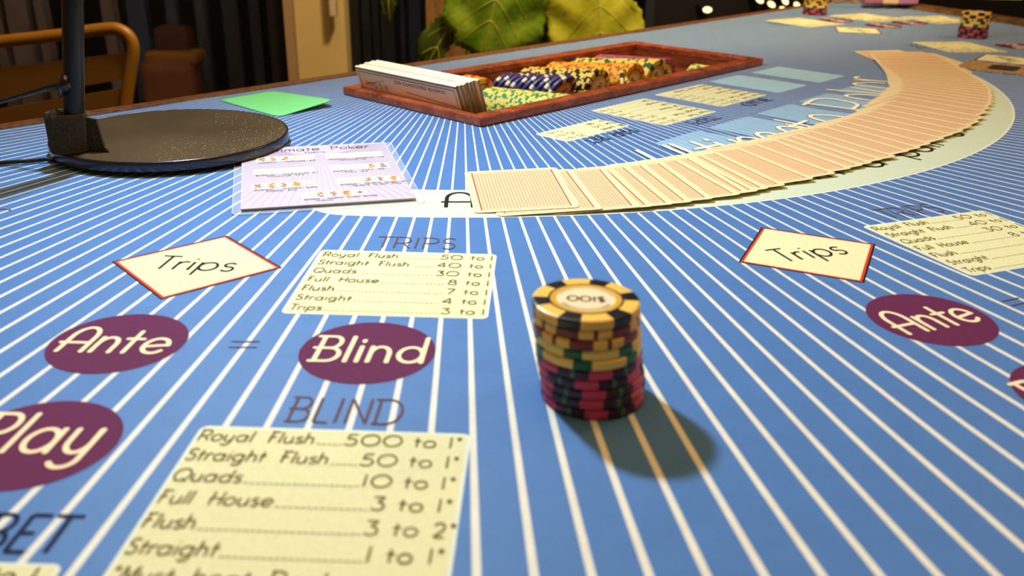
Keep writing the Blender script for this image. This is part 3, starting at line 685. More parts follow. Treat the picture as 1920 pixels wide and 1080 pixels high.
for i, (u, v, z, tl, yw) in enumerate([(250, 44, -6, -.25, .5), (255, 36, -9, -.7, .7), (262, 32, -12, -.95, .9)]):
    chip('black and yellow', in_tray(u, v, z, tl, .5*i, yw), 'black and yellow chip fallen forward inside the tray, '+ordinal(i+1)+' of the slumped ones', 'slumped chips in the tray', True, False)

# ------------------------------------------------------------------ plaques standing at the left end of the tray
PLF = mat('plaque_pink_face', (255, 196, 140), .3, coat=.2); PLB = mat('plaque_cream_edge', (244, 236, 196), .4); PLE = mat('plaque_olive_end', (140, 134, 88), .5, noise=.2, nscale=300)
PLK = mat('plaque_dark_line', (52, 34, 22), .5)
import itertools
off_u = 0
for i in range(7):
    th = 2.55; v0 = 32.5-i*.9+random.uniform(-.8, .8); v1 = v0+134; tp = 28+(.5*i)+random.uniform(-.6, .6)
    q = TO+TU*(28.6+off_u)+TV*v0
    M_ = Matrix.Translation((q.x/1000, q.y/1000, TZ-.0460)) @ Matrix.Rotation(TA, 4, 'Z') @ Matrix.Rotation(radians(-19), 4, 'Y')
    hgt = (tp+46)/cos(radians(19))
    m = MB()
    W2 = v1-v0
    vs = [(0, 0, 0), (th, 0, 0), (th, W2, 0), (0, W2, 0), (0, 0, hgt), (th, 0, hgt), (th, W2, hgt), (0, W2, hgt)]
    m.add(vs, [(3, 2, 1, 0)], 1); m.add(vs, [(4, 5, 6, 7)], 1); m.add(vs, [(0, 1, 5, 4)], 2); m.add(vs, [(2, 3, 7, 6)], 2); m.add(vs, [(1, 2, 6, 5)], 1); m.add(vs, [(0, 4, 7, 3)], 0)
    me = bpy.data.meshes.new('plaque'); me.from_pydata([(a/1000, b_/1000, c_/1000) for a, b_, c_ in m.v], [], m.f)
    for mm in (PLF, PLB, PLE): me.materials.append(mm)
    me.polygons.foreach_set('material_index', m.m); me.update()
    o = bpy.data.objects.new('plaque', me); COL.objects.link(o); o.matrix_world = M_
    nm = 'pink-faced gaming plaque with cream edges, foremost of those leaning in the tray' if i == 0 else f'cream-edged gaming plaque leaning in the tray, {ordinal(i+1)} behind the pink face'
    tag(o, nm, 'plaque', 'plaques leaning in the tray')
    if i == 0:
        # printing on the face: lines in the (y, z) plane, upside down
        t = MB(); H_ = hgt
        def fy(X, Y): return (X, Y)
        def up(X, Y, x0, z0): return (x0+X, z0-Y)
        for a, b_ in (((3, H_-4), (W2-3, H_-4)), ((3, H_-4), (3, 2)), ((W2-3, H_-4), (W2-3, 2)), ((6, H_-19.5), (68, H_-15.5))): t.ribbon([a, b_], .55, 0)
        text(t, '1004567758 87810C0004702 11052', lambda X, Y: up(X, Y, 15, H_-6.2), 2.9, 66, .38, 0)
        text(t, 'H G Davis', lambda X, Y: up(X, Y, 94, H_-13), 5.0, 30, .5, 0); t.ribbon([(96, H_-9), (128, H_-17)], .4, 0)
        me = bpy.data.meshes.new('face_print'); me.from_pydata([(-.00015, y/1000, z/1000) for y, z, _ in t.v], [], t.f); me.materials.append(PLK); me.update()
        c = bpy.data.objects.new('face_print', me); COL.objects.link(c); c.parent = o; c['label'] = 'dark border, serial number and signature'
        t = MB(); t.box(-.0, th, 0, W2, H_-1.7, H_-.9)
        me = bpy.data.meshes.new('edge_line'); me.from_pydata([(x/1000-.0002, y/1000, z/1000) for x, y, z in t.v], [], t.f); me.materials.append(PLK); me.update()
        c = bpy.data.objects.new('edge_line', me); COL.objects.link(c); c.parent = o
    off_u += th/cos(radians(19))+(.5 if i != 5 else 1.8)

# ------------------------------------------------------------------ spread deck
CW, CHh, CT = 63.0, 88.0, .22
cm = MB().prism(rrect(CW, CHh, 3.4, 5), 0, CT, 0); cme = bpy.data.meshes.new('playing_card')
cme.from_pydata([(x/1000, y/1000, z/1000) for x, y, z in cm.v], [], cm.f); cme.materials.append(CARD); cme.materials.append(PAPER)
cme.polygons.foreach_set('material_index', [0]+[1]*(len(cm.f)-1)); cme.update()
OP = [(39, 520), (52, 520), (75, 525), (83, 527), (96, 532), (108, 537), (122, 544), (141, 554), (148, 559), (154, 562), (162, 568), (175, 576), (198, 592), (217, 606), (232, 619), (243, 628), (252, 635), (263, 645), (276, 654), (292, 670), (305, 681), (318, 694), (336, 712), (349, 726), (363, 739), (378, 757), (393, 776), (405, 793), (419, 816), (430, 835), (440, 852), (448, 867), (455, 882), (462, 897), (468, 912), (474, 926), (479, 941), (483, 956), (486, 969), (488, 983), (491, 999), (494, 1015), (496, 1032), (499, 1052), (502, 1071), (505, 1094), (508, 1116), (511, 1140), (513, 1158)]
AN = [(0, 7), (7, 16), (19, 28), (25, 37), (30, 46), (36, 59), (41, 72), (45, 88), (48, 100)]
def interp(T, x):
    for (a, b), (c, d_) in zip(T, T[1:]):
        if x <= c: return b+(d_-b)*(x-a)/(c-a)
    return T[-1][1]
SL_ = .034
CGRP = 'cards of the spread deck'
def put_card(cx, cy, ang, tilt, z, label):
    o = bpy.data.objects.new('playing_card', cme); COL.objects.link(o)
    o.matrix_world = Matrix.Translation((cx/1000, cy/1000, TZ+z/1000)) @ Matrix.Rotation(ang, 4, 'Z') @ Matrix.Rotation(-tilt, 4, 'Y')
    tag(o, label, 'playing card', CGRP); return o
nC = len(OP)
for i, (ox, oy) in enumerate(OP):
    a = radians(interp(AN, i)+random.uniform(-2.0, 2.0)*(i > 0)); c, s = cos(a), sin(a)
    lx, ly = -CW/2, CHh/2
    lx += .8; ly -= 3.0*(i > 0); x, y = ox+c*lx-s*ly, oy+s*lx+c*ly
    z = CW/2*SL_+.45
    lab = 'red-backed playing card showing its whole back at the left end of the spread' if i == 0 else f'red-backed playing card in the curved spread, {ordinal(i+1)} from the fully showing card'
    put_card(x, y, a, SL_, z, lab)
qa = P(1722, 98); a = radians(92); c, s = cos(a), sin(a); lx, ly = -CW/2, CHh/2
put_card(qa.x+c*lx-s*ly+4, qa.y+s*lx+c*ly-2, a, 0.004, .5, 'pale-bordered playing card poking out beneath the far end of the spread')

# ------------------------------------------------------------------ green cut card
gp = [P(*q) for q in ((408, 188), (512, 171), (627, 200), (520, 220))]

nx, ny = 16, 12; vs = []; A_, B2, C2, D2 = gp
R_ = rrect(1, 1, .10, 6); ctr = (A_+B2+C2+D2)/4
def bil(s, t): p = (A_*(1-s)+B2*s)*(1-t)+(D2*(1-s)+C2*s)*t; h_ = .3+7.5*max(0, (s-.15))**1.6*max(0, t)**1.8+1.6*(1-s)**3*0; return (p.x, p.y, h_)
vs = []; n = len(R_); K = 8
for k in range(K+1):
    for x, y in R_: s, t = .5+x*k/K, .5+y*k/K; vs.append(bil(s, t))
fs = [(k*n+j, k*n+(j+1) % n, (k+1)*n+(j+1) % n, (k+1)*n+j) for k in range(1, K) for j in range(n)]+[tuple(n+j for j in range(n))]
gm = MB().add(vs, fs); o = gm.build('cut_card', mat('bright_green_plastic', (126, 222, 130), .5), smooth=True)
bm = bmesh.new(); bm.from_mesh(o.data); bmesh.ops.delete(bm, geom=[v for v in bm.verts if not v.link_faces], context='VERTS'); bmesh.ops.recalc_face_normals(bm, faces=bm.faces); bm.to_mesh(o.data); bm.free()
sd = o.modifiers.new('thick', 'SOLIDIFY'); sd.thickness = .0006; sd.offset = 1
tag(o, 'bright green blank cut card lying near the wooden table edge', 'cut card')

# ------------------------------------------------------------------ laminated rules card
ang = -.255 if False else atan2((P(780, 371, 2)-P(451, 392, 2)).y, (P(780, 371, 2)-P(451, 392, 2)).x)
BLp, BRp, TRp = P(451, 392, 2.5), P(780, 371, 2.5), P(731.4, 266, 2.5)
wR = (BRp-BLp).length; hR = (TRp-BRp).length
RC = empty('rules_card', (BLp.x/1000, BLp.y/1000, TZ), 'laminated lilac rules card with winning hands, partly under the lamp base', 'rules card', rz=ang)
MB().prism([(x+wR/2, y+hR/2) for x, y in rrect(wR, hR, .6, 2)], 2.0, 2.5).build('printed_sheet', mat('lilac_sheet', (196, 182, 188), .5), RC)
lam = bpy.data.materials.new('clear_laminate'); nt, N, L, B = nodes(lam); B.inputs['Base Color'].default_value = (1, 1, 1, 1); B.inputs['Roughness'].default_value = .12; B.inputs['Alpha'].default_value = .16; B.inputs['Specular IOR Level'].default_value = .8
lam_o = MB().prism([(x+wR/2, y+hR/2) for x, y in rrect(wR+10, hR+10, 4, 5)], .6, .9)
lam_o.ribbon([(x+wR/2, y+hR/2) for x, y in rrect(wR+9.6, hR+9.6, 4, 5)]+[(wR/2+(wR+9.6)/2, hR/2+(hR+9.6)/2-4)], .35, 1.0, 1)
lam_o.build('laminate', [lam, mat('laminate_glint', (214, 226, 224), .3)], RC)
MB().prism([(1, 1), (wR-1, 1), (wR-1, hR-1), (1, hR-1)], .95, 1.9).build('backing_sheet', mat('sheet_backing', (196, 190, 180), .6), RC)
rays = MB(); c0 = (wR*.52, hR*.98)
for k in range(-40, 41):
    a = k*.038
    L_ = hR*1.02
    p0 = (c0[0]+sin(a)*hR*.18, c0[1]-cos(a)*hR*.18); p1 = (c0[0]+sin(a)*L_*1.2, c0[1]-cos(a)*L_*1.2)
    for _ in range(1):
        x1, y1 = p1
        if y1 < 1: t_ = (p0[1]-1)/(p0[1]-y1); x1 = p0[0]+(x1-p0[0])*t_; y1 = 1
        if x1 < 1: t_ = (p0[0]-1)/(p0[0]-x1); y1 = p0[1]+(y1-p0[1])*t_; x1 = 1
        if x1 > wR-1: t_ = (wR-1-p0[0])/(x1-p0[0]); y1 = p0[1]+(y1-p0[1])*t_; x1 = wR-1
    rays.ribbon([p0, (x1, y1)], .5, 2.54)
rays.build('printed_rays', mat('mauve_print', (178, 160, 180), .6), RC)
lt = MB(); text(lt, 'Ultimate Poker', lambda X, Y: (wR*.135+X, hR*.895+Y), 9.5, wR*.735, .65, 2.75); text(lt, 'Gains', lambda X, Y: (wR*.42+X, hR*.845+Y), 4, 14, .4, 2.75)
CB = MB(); PIP = MB(); FAC = MB(); DIA = MB()
def hand(x0, y0, kinds):
    cw, chh = 8.0, 13.0
    for i, kd in enumerate(kinds):
        x = x0+i*cw; CB.flat([(x+cw/2+a, y0+chh/2+b_) for a, b_ in rrect(cw-.3, chh, .7, 2)], 2.62)
        if kd == 'f':
            for j in range(9):
                xx = x+cw/2+random.uniform(-1.5, 1.5); yy = y0+2.4+j*1.0; s = random.uniform(1.0, 1.9)
                FAC.flat([(xx-s, yy), (xx, yy-s), (xx+s, yy), (xx, yy+s)], 2.70+.006*j, random.choice((0, 0, 1, 2)))
        elif kd == 'd':
            DIA.flat([(x+cw/2-1.9, y0+chh/2), (x+cw/2, y0+chh/2-2.4), (x+cw/2+1.9, y0+chh/2), (x+cw/2, y0+chh/2+2.4)], 2.70)
        else:
            for a, b_ in ((2, 2.5), (5.2, 2.5), (2, 5.7), (5.2, 5.7), (2, 9), (5.2, 9)):
                PIP.flat([(x+a-.5, y0+b_), (x+a, y0+b_+.7), (x+a+.5, y0+b_), (x+a, y0+b_-.7)], 2.70, 0 if kd == 'b' else 1)
for xx, yy, ks, l1, l2 in [(.09, .72, 'fffbb', 'BONUS : BRELAN X3', ''), (.55, .72, 'bbrbr', 'BONUS : QUINTE X4', 'QUINTE X1'), (.07, .50, 'rrrrr', 'BONUS : COULEUR X7', 'COULEUR X1,5'), (.555, .50, 'bbbff', 'BONUS : FULL X6', 'FULL X3'),
                           (.06, .265, 'ffffb', 'BONUS : CARRE X30', 'CARRE X10'), (.575, .275, 'rrfff', 'BONUS : QUINTE FLUSH 250', 'QUINTE FLUSH X50'), (.34, .085, 'rffff', 'BONUS : QUINTE FLUSH ROYAL', 'X501')]:
    X0, Y0 = xx*wR, yy*hR; hand(X0, Y0, ks if l2 != 'X501' else 'rfffd')
    wd = min(44, 2.05*len(l1)+3)
    text(lt, l1, lambda X, Y: (X0+2+X, Y0-3.4+Y), 2.4, wd, .32, 2.75)
    if l2: text(lt, l2, lambda X, Y: (X0+9+X, Y0-7.0+Y), 2.4, 1.7*len(l2)+3, .32, 2.75)
sh_ = CB.build('card_pictures', mat('tiny_card_cream', (246, 236, 182), .6), RC)
PIP.build('printed_pips', [mat('tiny_pip_grey', (70, 70, 60), .6), mat('tiny_pip_red', (196, 120, 84), .6)], RC); FAC.build('printed_court_figures', [mat('court_orange', (224, 140, 60), .6), mat('court_red', (190, 90, 66), .6), mat('court_blue', (120, 120, 160), .6)], RC)
DIA.build('printed_diamond', mat('tiny_diamond_red', (206, 60, 50), .6), RC); lt.build('sheet_lettering', mat('sheet_ink', (62, 54, 62), .6), RC)

# ------------------------------------------------------------------ lamp stand
BLKM = mat('black_lacquer', (16, 14, 12), .28, .0, coat=.25)
dust = bpy.data.materials.new('dusty_black_metal'); nt, N, L, B = nodes(dust); tc = N.new('ShaderNodeTexCoord')
vo_ = N.new('ShaderNodeTexVoronoi'); vo_.inputs['Scale'].default_value = 800; L.new(tc.outputs['Object'], vo_.inputs['Vector'])
n1 = N.new('ShaderNodeTexNoise'); n1.inputs['Scale'].default_value = 22; n1.inputs['Detail'].default_value = 3; L.new(tc.outputs['Object'], n1.inputs['Vector'])
wn = N.new('ShaderNodeSeparateColor'); L.new(vo_.outputs['Color'], wn.inputs[0])
sxx = N.new('ShaderNodeSeparateXYZ'); L.new(tc.outputs['Object'], sxx.inputs[0])
thr = M1(N, L, 'MULTIPLY_ADD', n1.outputs['Fac'], .32, .02)
spk = M1(N, L, 'MULTIPLY', M1(N, L, 'LESS_THAN', vo_.outputs['Distance'], .24), M1(N, L, 'GREATER_THAN', M1(N, L, 'ADD', wn.outputs[0], M1(N, L, 'ADD', M1(N, L, 'MULTIPLY', n1.outputs['Fac'], .7), M1(N, L, 'MULTIPLY', sxx.outputs[0], 2.6))), 1.36))
n4 = N.new('ShaderNodeTexNoise'); n4.inputs['Scale'].default_value = 9; n4.inputs['Detail'].default_value = 2; L.new(tc.outputs['Object'], n4.inputs['Vector'])
mx0 = N.new('ShaderNodeMix'); mx0.data_type = 'RGBA'; mx0.inputs['A'].default_value = srgb(46, 38, 26); mx0.inputs['B'].default_value = srgb(104, 84, 56); L.new(n4.outputs['Fac'], mx0.inputs['Factor'])
mx = N.new('ShaderNodeMix'); mx.data_type = 'RGBA'; L.new(mx0.outputs['Result'], mx.inputs['A']); mx.inputs['B'].default_value = srgb(214, 200, 140); L.new(spk, mx.inputs['Factor'])
L.new(mx.outputs['Result'], B.inputs['Base Color']); B.inputs['Roughness'].default_value = .27
LB = (-249.5, 659.0)
LP = empty('desk_lamp', (LB[0]/1000, LB[1]/1000, TZ), 'black lamp stand with a dusty round base, upright pole and cable, on the felt', 'lamp')
m = MB(); m.lathe([(.1, 3.2), (70, 3.2), (81.0, 3.2), (81.0, 9.7), (80.6, 10.0), (40, 10.0), (.1, 10.0)], 96)
BM_ = m.build('base_disc', [dust], LP, smooth=True)
e = BM_.modifiers.new('es', 'EDGE_SPLIT'); e.split_angle = radians(30)
MB().lathe([(81.1, 3.0), (82.2, 3.0), (82.5, 4), (82.5, 9.2), (82.2, 9.9), (81.1, 10.05)], 96).build('rim_band', mat('polished_black_rim', (70, 72, 80), .22, .85), LP, smooth=True)
MB().lathe([(.1, .05), (66, .05), (66, 3.1), (.1, 3.1)], 64).build('base_pad', BLKM, LP)
pb = Vector(P(139, 283, 10))-Vector(LB); px_, py_ = pb.x, pb.y
def onpole(px, py): return PW(px, py, (LB[1]+py_)/1000)
zb = 40
pts = []
for q in ((139, 225), (138.5, 150), (137, 60), (135.5, 0), ):
    w_ = onpole(*q); pts.append((w_.x*1000-LB[0], py_, (w_.z-TZ)*1000))
pts.insert(0, (pts[0][0], py_, 10.1))
tp_ = Vector(pts[-1]); pts += [(tp_.x-4, py_, 300), (tp_.x-8, py_, 470)]
hd_ = Vector((-236-LB[0]-10, 700-LB[1]+8, 486)); MB().tube([(tp_.x-8, py_, 465), (tp_.x-4, py_+8, 492), tuple(hd_+Vector((0, 0, 6)))], 5.5, 14).build('arm', BLKM, LP, smooth=True)
_dl = (Vector((400, 100, 0))-Vector((-236, 700, 474))).normalized(); Mh = Matrix.Translation(Vector((-236-LB[0], 700-LB[1], 474))-_dl*3) @ (-_dl).to_track_quat('Z', 'Y').to_matrix().to_4x4()
MB().lathe([(.1, 14), (30, 14), (42, 6), (45, -4), (43, -4), (40, 1), (.1, 1)], 48, 0, Mh).build('lamp_head', BLKM, LP, smooth=True)
MB().tube(pts, 6.6, 20).build('pole', mat('satin_black_pole', (22, 19, 17), .3, .3), LP, smooth=True)
VEL = mat('black_hook_strap', (58, 52, 32), .95, noise=.5, nscale=900, bump=1.0, bscale=1500)
cx_, cy_ = px_, py_
Mc = Matrix.Translation((cx_-1.5, cy_, 10.2))
c = MB(); c.lathe([(8, .2), (12.6, .2), (13.2, 1.2), (13.2, 24), (12.6, 26), (9.5, 26), (9.0, 25), (8, .2)], 40, 0, Mc); c.build('strap_collar', VEL, LP, smooth=False)
c = MB(); c.tube([(cx_-8, cy_-6, 31), (cx_-4, cy_-9.5, 36), (cx_-3, cy_-9.6, 30)], [5, 4.6, 4.0], 10); c.build('strap_end', VEL, LP)
c = MB(); c.add([(cx_+11, cy_-1, 10.3), (cx_+25, cy_-3, 10.3), (cx_+22, cy_-3, 14), (cx_+19, cy_-2, 32), (cx_+11, cy_, 33), (cx_+11, cy_+1.5, 10.3), (cx_+25, cy_-.5, 10.3), (cx_+22, cy_-.5, 14), (cx_+19, cy_+.5, 32), (cx_+11, cy_+2.5, 33)],
    [(0, 1, 2, 3, 4), (9, 8, 7, 6, 5), (0, 5, 6, 1), (1, 6, 7, 2), (2, 7, 8, 3), (3, 8, 9, 4), (4, 9, 5, 0)]); c.build('strap_flap', VEL, LP)
# cable leaving the pole, and cable along the felt
Yp = (LB[1]+py_)/1000
def loc(px, py, Y): w_ = PW(px, py, Y); return (w_.x*1000-LB[0], w_.y*1000-LB[1], (w_.z-TZ)*1000)
cab = [loc(122, 160, Yp-.004), loc(108, 161, Yp-.004), loc(88, 165, Yp-.002), loc(60, 173, Yp), loc(30, 182, Yp+.005), loc(0, 191, Yp+.01), loc(-60, 206, Yp+.02), loc(-160, 226, Yp+.02)]
MB().tube(cab, [1.9, 2.1, 1.8, 1.5, 1.4, 1.3, 1.3, 1.3], 10).build('power_cable', mat('glossy_black_rubber', (14, 13, 13), .16), LP, smooth=True)
MB().tube([loc(124, 141, Yp-.004), loc(122, 160, Yp-.006), loc(121, 174, Yp-.004)], [3.2, 4.6, 3.2], 12).build('cable_grommet', BLKM, LP, smooth=True)
cb = [P(150, 296, 3), P(84, 297, 3), P(60, 299, 3), P(30, 301, 3), P(0, 303, 3), P(-80, 309, 3), P(-200, 317, 3)]
MB().tube([(q.x-LB[0], q.y-LB[1], 2.1) for q in cb], 1.35, 10).build('felt_cable', mat('glossy_black_rubber', (14, 13, 13), .16), LP, smooth=True)

# ------------------------------------------------------------------ metal chair behind the table
YC = 1.30
YM = mat('mustard_metal', (140, 94, 16), .45, .1)
ch_ = empty('metal_chair', (PW(70, 80, YC).x, YC, 0), 'mustard-yellow metal chair with slatted back behind the left table edge', 'chair')
def cl(px, py, dy=0): w_ = PW(px, py, YC+dy); return (w_.x-ch_.location.x, w_.y-YC, w_.z)
def mtr(pts, r, nm, n=12, m=YM, smooth=True): return MB().tube(pts, r, n).build(nm, m, ch_, smooth=smooth, scale=1.0)
def cr3(pts, n=6):
    pts = [Vector(p) for p in pts]; out = []
    for i in range(len(pts)-1):
        p0 = pts[max(i-1, 0)]; p1 = pts[i]; p2 = pts[i+1]; p3 = pts[min(i+2, len(pts)-1)]
        for k in range(n):
            t = k/n; out.append(.5*((2*p1)+(-p0+p2)*t+(2*p0-5*p1+4*p2-p3)*t*t+(-p0+3*p1-3*p2+p3)*t**3))
    return out+[pts[-1]]
fr_pts = [cl(-265, 420), cl(-262, 260), cl(-255, 150), cl(-235, 112), cl(-190, 100), cl(0, 78), cl(110, 66), cl(200, 54), cl(228, 57), cl(246, 74), cl(250, 100), cl(244, 140), cl(236, 200), cl(222, 300), cl(205, 420)]
mtr(cr3(fr_pts), .0085, 'back_frame')
def slat(y0l, y0r, y1l, y1r, xr0, xr1):
    a, b, c_, d_ = cl(-250, y0l), cl(xr0, y0r), cl(xr1, y1r), cl(-252, y1l)
    th = .004; m = MB(); m.add([a, b, c_, d_]+[(p[0], p[1]+th, p[2]) for p in (a, b, c_, d_)], [(0, 1, 2, 3), (7, 6, 5, 4), (0, 4, 5, 1), (1, 5, 6, 2), (2, 6, 7, 3), (3, 7, 4, 0)])
    m.build('back_slat', mat('mustard_sheet', (104, 68, 10), .55), ch_, scale=1.0)
slat(158, 98, 228, 148, 243, 236); slat(246, 165, 330, 250, 233, 224)
s0 = cl(-262, 420); s1 = cl(205, 420); zs = .46
MB().box(s0[0], s1[0], -.02, .40, zs-.012, zs).build('seat', mat('mustard_sheet', (104, 68, 10), .55), ch_, scale=1.0)
for x, y in ((s0[0]+.01, -.01), (s1[0]-.01, -.01), (s0[0]+.02, .38), (s1[0]-.02, .38)): MB().tube([(x, y, .0), (x, y, zs-.013)], .0095, 12).build('leg', YM, ch_, smooth=True, scale=1.0)

# armchair form made up to stand in for a brown reflection in the glass
BRL = mat('russet_reflection_tone', (110, 62, 42), .7, noise=.15, nscale=8); BRD = mat('dark_brown_reflection_tone', (60, 34, 14), .7); BRA = mat('brass_brown_reflection_tone', (134, 88, 30), .6)
YA = 2.60
ac = empty('reflection_stand_in', (PW(325, 120, YA).x, YA, 0), 'russet and brown armchair form standing in for a blurred reflection in the window glass', 'armchair')
def al(px, py, dy=0): w_ = PW(px, py, YA); return (w_.x-ac.location.x, dy, w_.z)
def slab(px0, px1, py0, py1, nm, m, d0, d1, bev):
    a = al(px0, py0); b_ = al(px1, py1); o = MB().box(min(a[0], b_[0]), max(a[0], b_[0]), d0, d1, min(a[2], b_[2]), max(a[2], b_[2])).build(nm, m, ac, scale=1.0); soften(o, bev, 5); return o
slab(276, 352, 52, 112, 'headrest', BRD, .02, .09, .02); slab(270, 372, 96, 122, 'backrest_band', BRA, -.01, .08, .012)
slab(262, 390, 112, 330, 'backrest', BRL, -.03, .07, .03); slab(250, 406, 330, 400, 'seat', BRL, -.06, .12, .03)
a = al(262, 399); b_ = al(392, 399)
for x, y in ((a[0]+.02, -.03), (b_[0]-.02, -.03), (a[0]+.02, .1), (b_[0]-.02, .1)): MB().tube([(x, y, 0), (x, y, a[2]+.002)], .012, 10).build('leg', FLOORM, ac, scale=1.0)

# ------------------------------------------------------------------ plant with big lobed leaves
YPl = 1.72
pl = empty('potted_plant', (PW(930, 60, YPl).x, YPl+.12, 0), 'large-leaved green plant with ragged glossy leaves behind the chip tray', 'plant')
def leafmat(name, a, b, rough):
    m = bpy.data.materials.new(name); nt, N, L, B = nodes(m); tc = N.new('ShaderNodeTexCoord'); n = N.new('ShaderNodeTexNoise'); n.inputs['Scale'].default_value = 22; n.inputs['Detail'].default_value = 5
    L.new(tc.outputs['Object'], n.inputs['Vector']); r = N.new('ShaderNodeValToRGB'); r.color_ramp.elements[0].position = .35; r.color_ramp.elements[1].position = .68
    r.color_ramp.elements[0].color = srgb(*a); r.color_ramp.elements[1].color = srgb(*b); L.new(n.outputs['Fac'], r.inputs[0]); L.new(r.outputs[0], B.inputs['Base Color'])
    B.inputs['Roughness'].default_value = rough; B.inputs['Specular IOR Level'].default_value = .5; B.inputs['Subsurface Weight'].default_value = 0
    n2 = N.new('ShaderNodeTexVoronoi'); n2.inputs['Scale'].default_value = 90; L.new(tc.outputs['Object'], n2.inputs['Vector'])
    bp = N.new('ShaderNodeBump'); bp.inputs['Strength'].default_value = .25; bp.inputs['Distance'].default_value = .002; L.new(n2.outputs['Distance'], bp.inputs['Height']); L.new(bp.outputs[0], B.inputs['Normal']); return m
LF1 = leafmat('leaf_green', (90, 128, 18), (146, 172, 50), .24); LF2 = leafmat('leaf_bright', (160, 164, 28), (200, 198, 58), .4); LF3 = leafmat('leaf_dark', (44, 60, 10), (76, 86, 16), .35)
VEIN = mat('pale_leaf_vein', (186, 184, 70), .5); DRY = mat('dry_leaf_edge', (176, 140, 70), .8)
def leaf(name, outline, root, tip, m, Y, dome, seed, side=5, label=None):
    """outline in photo pixels on the upright plane at depth Y; root and tip give the midrib"""
    rnd = random.Random(seed); out = []
    n0 = len(outline); pts = [PW(x, y, Y) for x, y in outline]
    for i in range(n0):          # ragged edge
        a, b_ = pts[i], pts[(i+1) % n0]
        for k in range(6):
            t = k/6; q = a*(1-t)+b_*t; nn = Vector((-(b_-a).z, 0, (b_-a).x)).normalized()
            out.append(q+nn*rnd.uniform(-.0022, .0030))
    R0, T0 = PW(*root, Y), PW(*tip, Y); ctr = R0*.5+T0*.5
    ax = (T0-R0).normalized(); half = max(abs((q-ctr).cross(ax).length) for q in out)
    def zoff(q):
        d = (q-ctr); s = d.dot(ax)/max(.01, (T0-R0).length/2); lat = (q-R0)-ax*((q-R0).dot(ax)); l = lat.length/half
        pz = (q-R0).dot(ax); w_ = .0055*sin(pz*80+l*5)*l+.0016*sin(q.x*150+pz*60)
        return -dome*(1-l*l)*.6+abs(l)*dome*.5+w_+.012*s*s
    K = 9; vs = []; n = len(out)
    for k in range(1, K+1):
        for q in out:
            p = ctr+(q-ctr)*(k/K); vs.append((p.x, p.y+zoff(p), p.z))
    p = ctr; vs.append((p.x, p.y+zoff(p), p.z)); c_ = len(vs)-1
    fs = [(k*n+j, k*n+(j+1) % n, (k+1)*n+(j+1) % n, (k+1)*n+j) for k in range(K-1) for j in range(n)]+[(c_, (j+1) % n, j) for j in range(n)]
    lx = pl.location
    mb = MB().add([(x-lx.x, y-lx.y, z) for x, y, z in vs], fs); o = mb.build('leaf', m, pl, smooth=True, scale=1.0)
    o.modifiers.new('t', 'SOLIDIFY').thickness = .0007
    if label: o['label'] = label
    v = MB()
    def vp(q): p_ = q; return (p_.x-lx.x, p_.y+zoff(p_)-.0012-lx.y, p_.z)
    Lm = (T0-R0).length; sdv = Vector((-ax.z, 0, ax.x))
    v.tube([vp(R0+ax*Lm*t/12) for t in range(13)], [.0015*(1-t/16) for t in range(13)], 6)
    for k in range(side):
        for sg in (-1, 1):
            s0_ = R0+ax*Lm*(.02+.85*k/side); ln = half*(1.0-.10*k); q = [s0_+(sdv*sg*.74+ax*(.45+.12*k/side))*ln*t/8+ax*.02*(t/8)**2 for t in range(9)]
            q = [w_ for w_ in q if inside(w_, out)]
            if len(q) > 2: v.tube([vp(w_) for w_ in q], [.0009*(1-i/14) for i in range(len(q))], 5)
    v.build('vein', VEIN, o, smooth=True, scale=1.0)
    return o
def inside(q, poly):
    c_ = False; n = len(poly)
    for i in range(n):
        a, b_ = poly[i], poly[i-1]
        if (a.z > q.z) != (b_.z > q.z) and q.x < (b_.x-a.x)*(q.z-a.z)/(b_.z-a.z)+a.x: c_ = not c_
    return c_
leaf('leaf', [(832, 10), (826, 38), (838, 56), (850, 64), (852, 84), (880, 98), (905, 110), (938, 104), (962, 106), (985, 96), (1008, 90), (1020, 60), (1026, 0), (1020, -90), (960, -150), (880, -120), (838, -50)], (960, -130), (905, 104), LF1, YPl, .030, 3, 5, 'glossy mid-green ragged leaf')
leaf('leaf', [(1028, -10), (1022, 30), (1030, 70), (1040, 110), (1080, 150), (1124, 200), (1170, 150), (1200, 100), (1211, 60), (1204, 20), (1180, -10), (1160, -60), (1120, -110), (1070, -60)], (1120, -100), (1126, 190), LF2, YPl+.05, .022, 5, 5, 'bright yellow-green broad leaf')
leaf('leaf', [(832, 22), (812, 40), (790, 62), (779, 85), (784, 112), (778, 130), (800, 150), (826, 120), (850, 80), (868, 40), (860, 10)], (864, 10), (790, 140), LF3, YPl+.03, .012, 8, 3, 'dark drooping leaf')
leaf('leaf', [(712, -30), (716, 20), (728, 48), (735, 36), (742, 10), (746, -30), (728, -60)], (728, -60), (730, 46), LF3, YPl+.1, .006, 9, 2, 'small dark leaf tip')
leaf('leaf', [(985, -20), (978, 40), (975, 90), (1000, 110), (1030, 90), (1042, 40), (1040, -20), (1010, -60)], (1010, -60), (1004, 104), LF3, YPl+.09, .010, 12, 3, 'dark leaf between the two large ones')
lx = pl.location
stems = MB()
top = Vector((0, 0.0, 0.36))
for q in ((960, -130), (1120, -100), (864, 10), (728, -60), (1010, -60)):
    w_ = PW(*q, YPl+.03); e_ = Vector((w_.x-lx.x, w_.y-lx.y, w_.z)); mid = (top+e_)/2+Vector((0, .05, .22))
    MB().tube(cr3([top, mid, e_+Vector((0, .015, .05)), e_], 6), .004, 8).build('leaf_stalk', mat('green_stalk', (110, 120, 40), .5), pl, smooth=True, scale=1.0)
MB().tube([(0, 0, .27), (.004, 0, .32), (0, 0, .40)], [.016, .014, .012], 10).build('stem', mat('woody_stem', (90, 70, 40), .8), pl, smooth=True, scale=1.0)
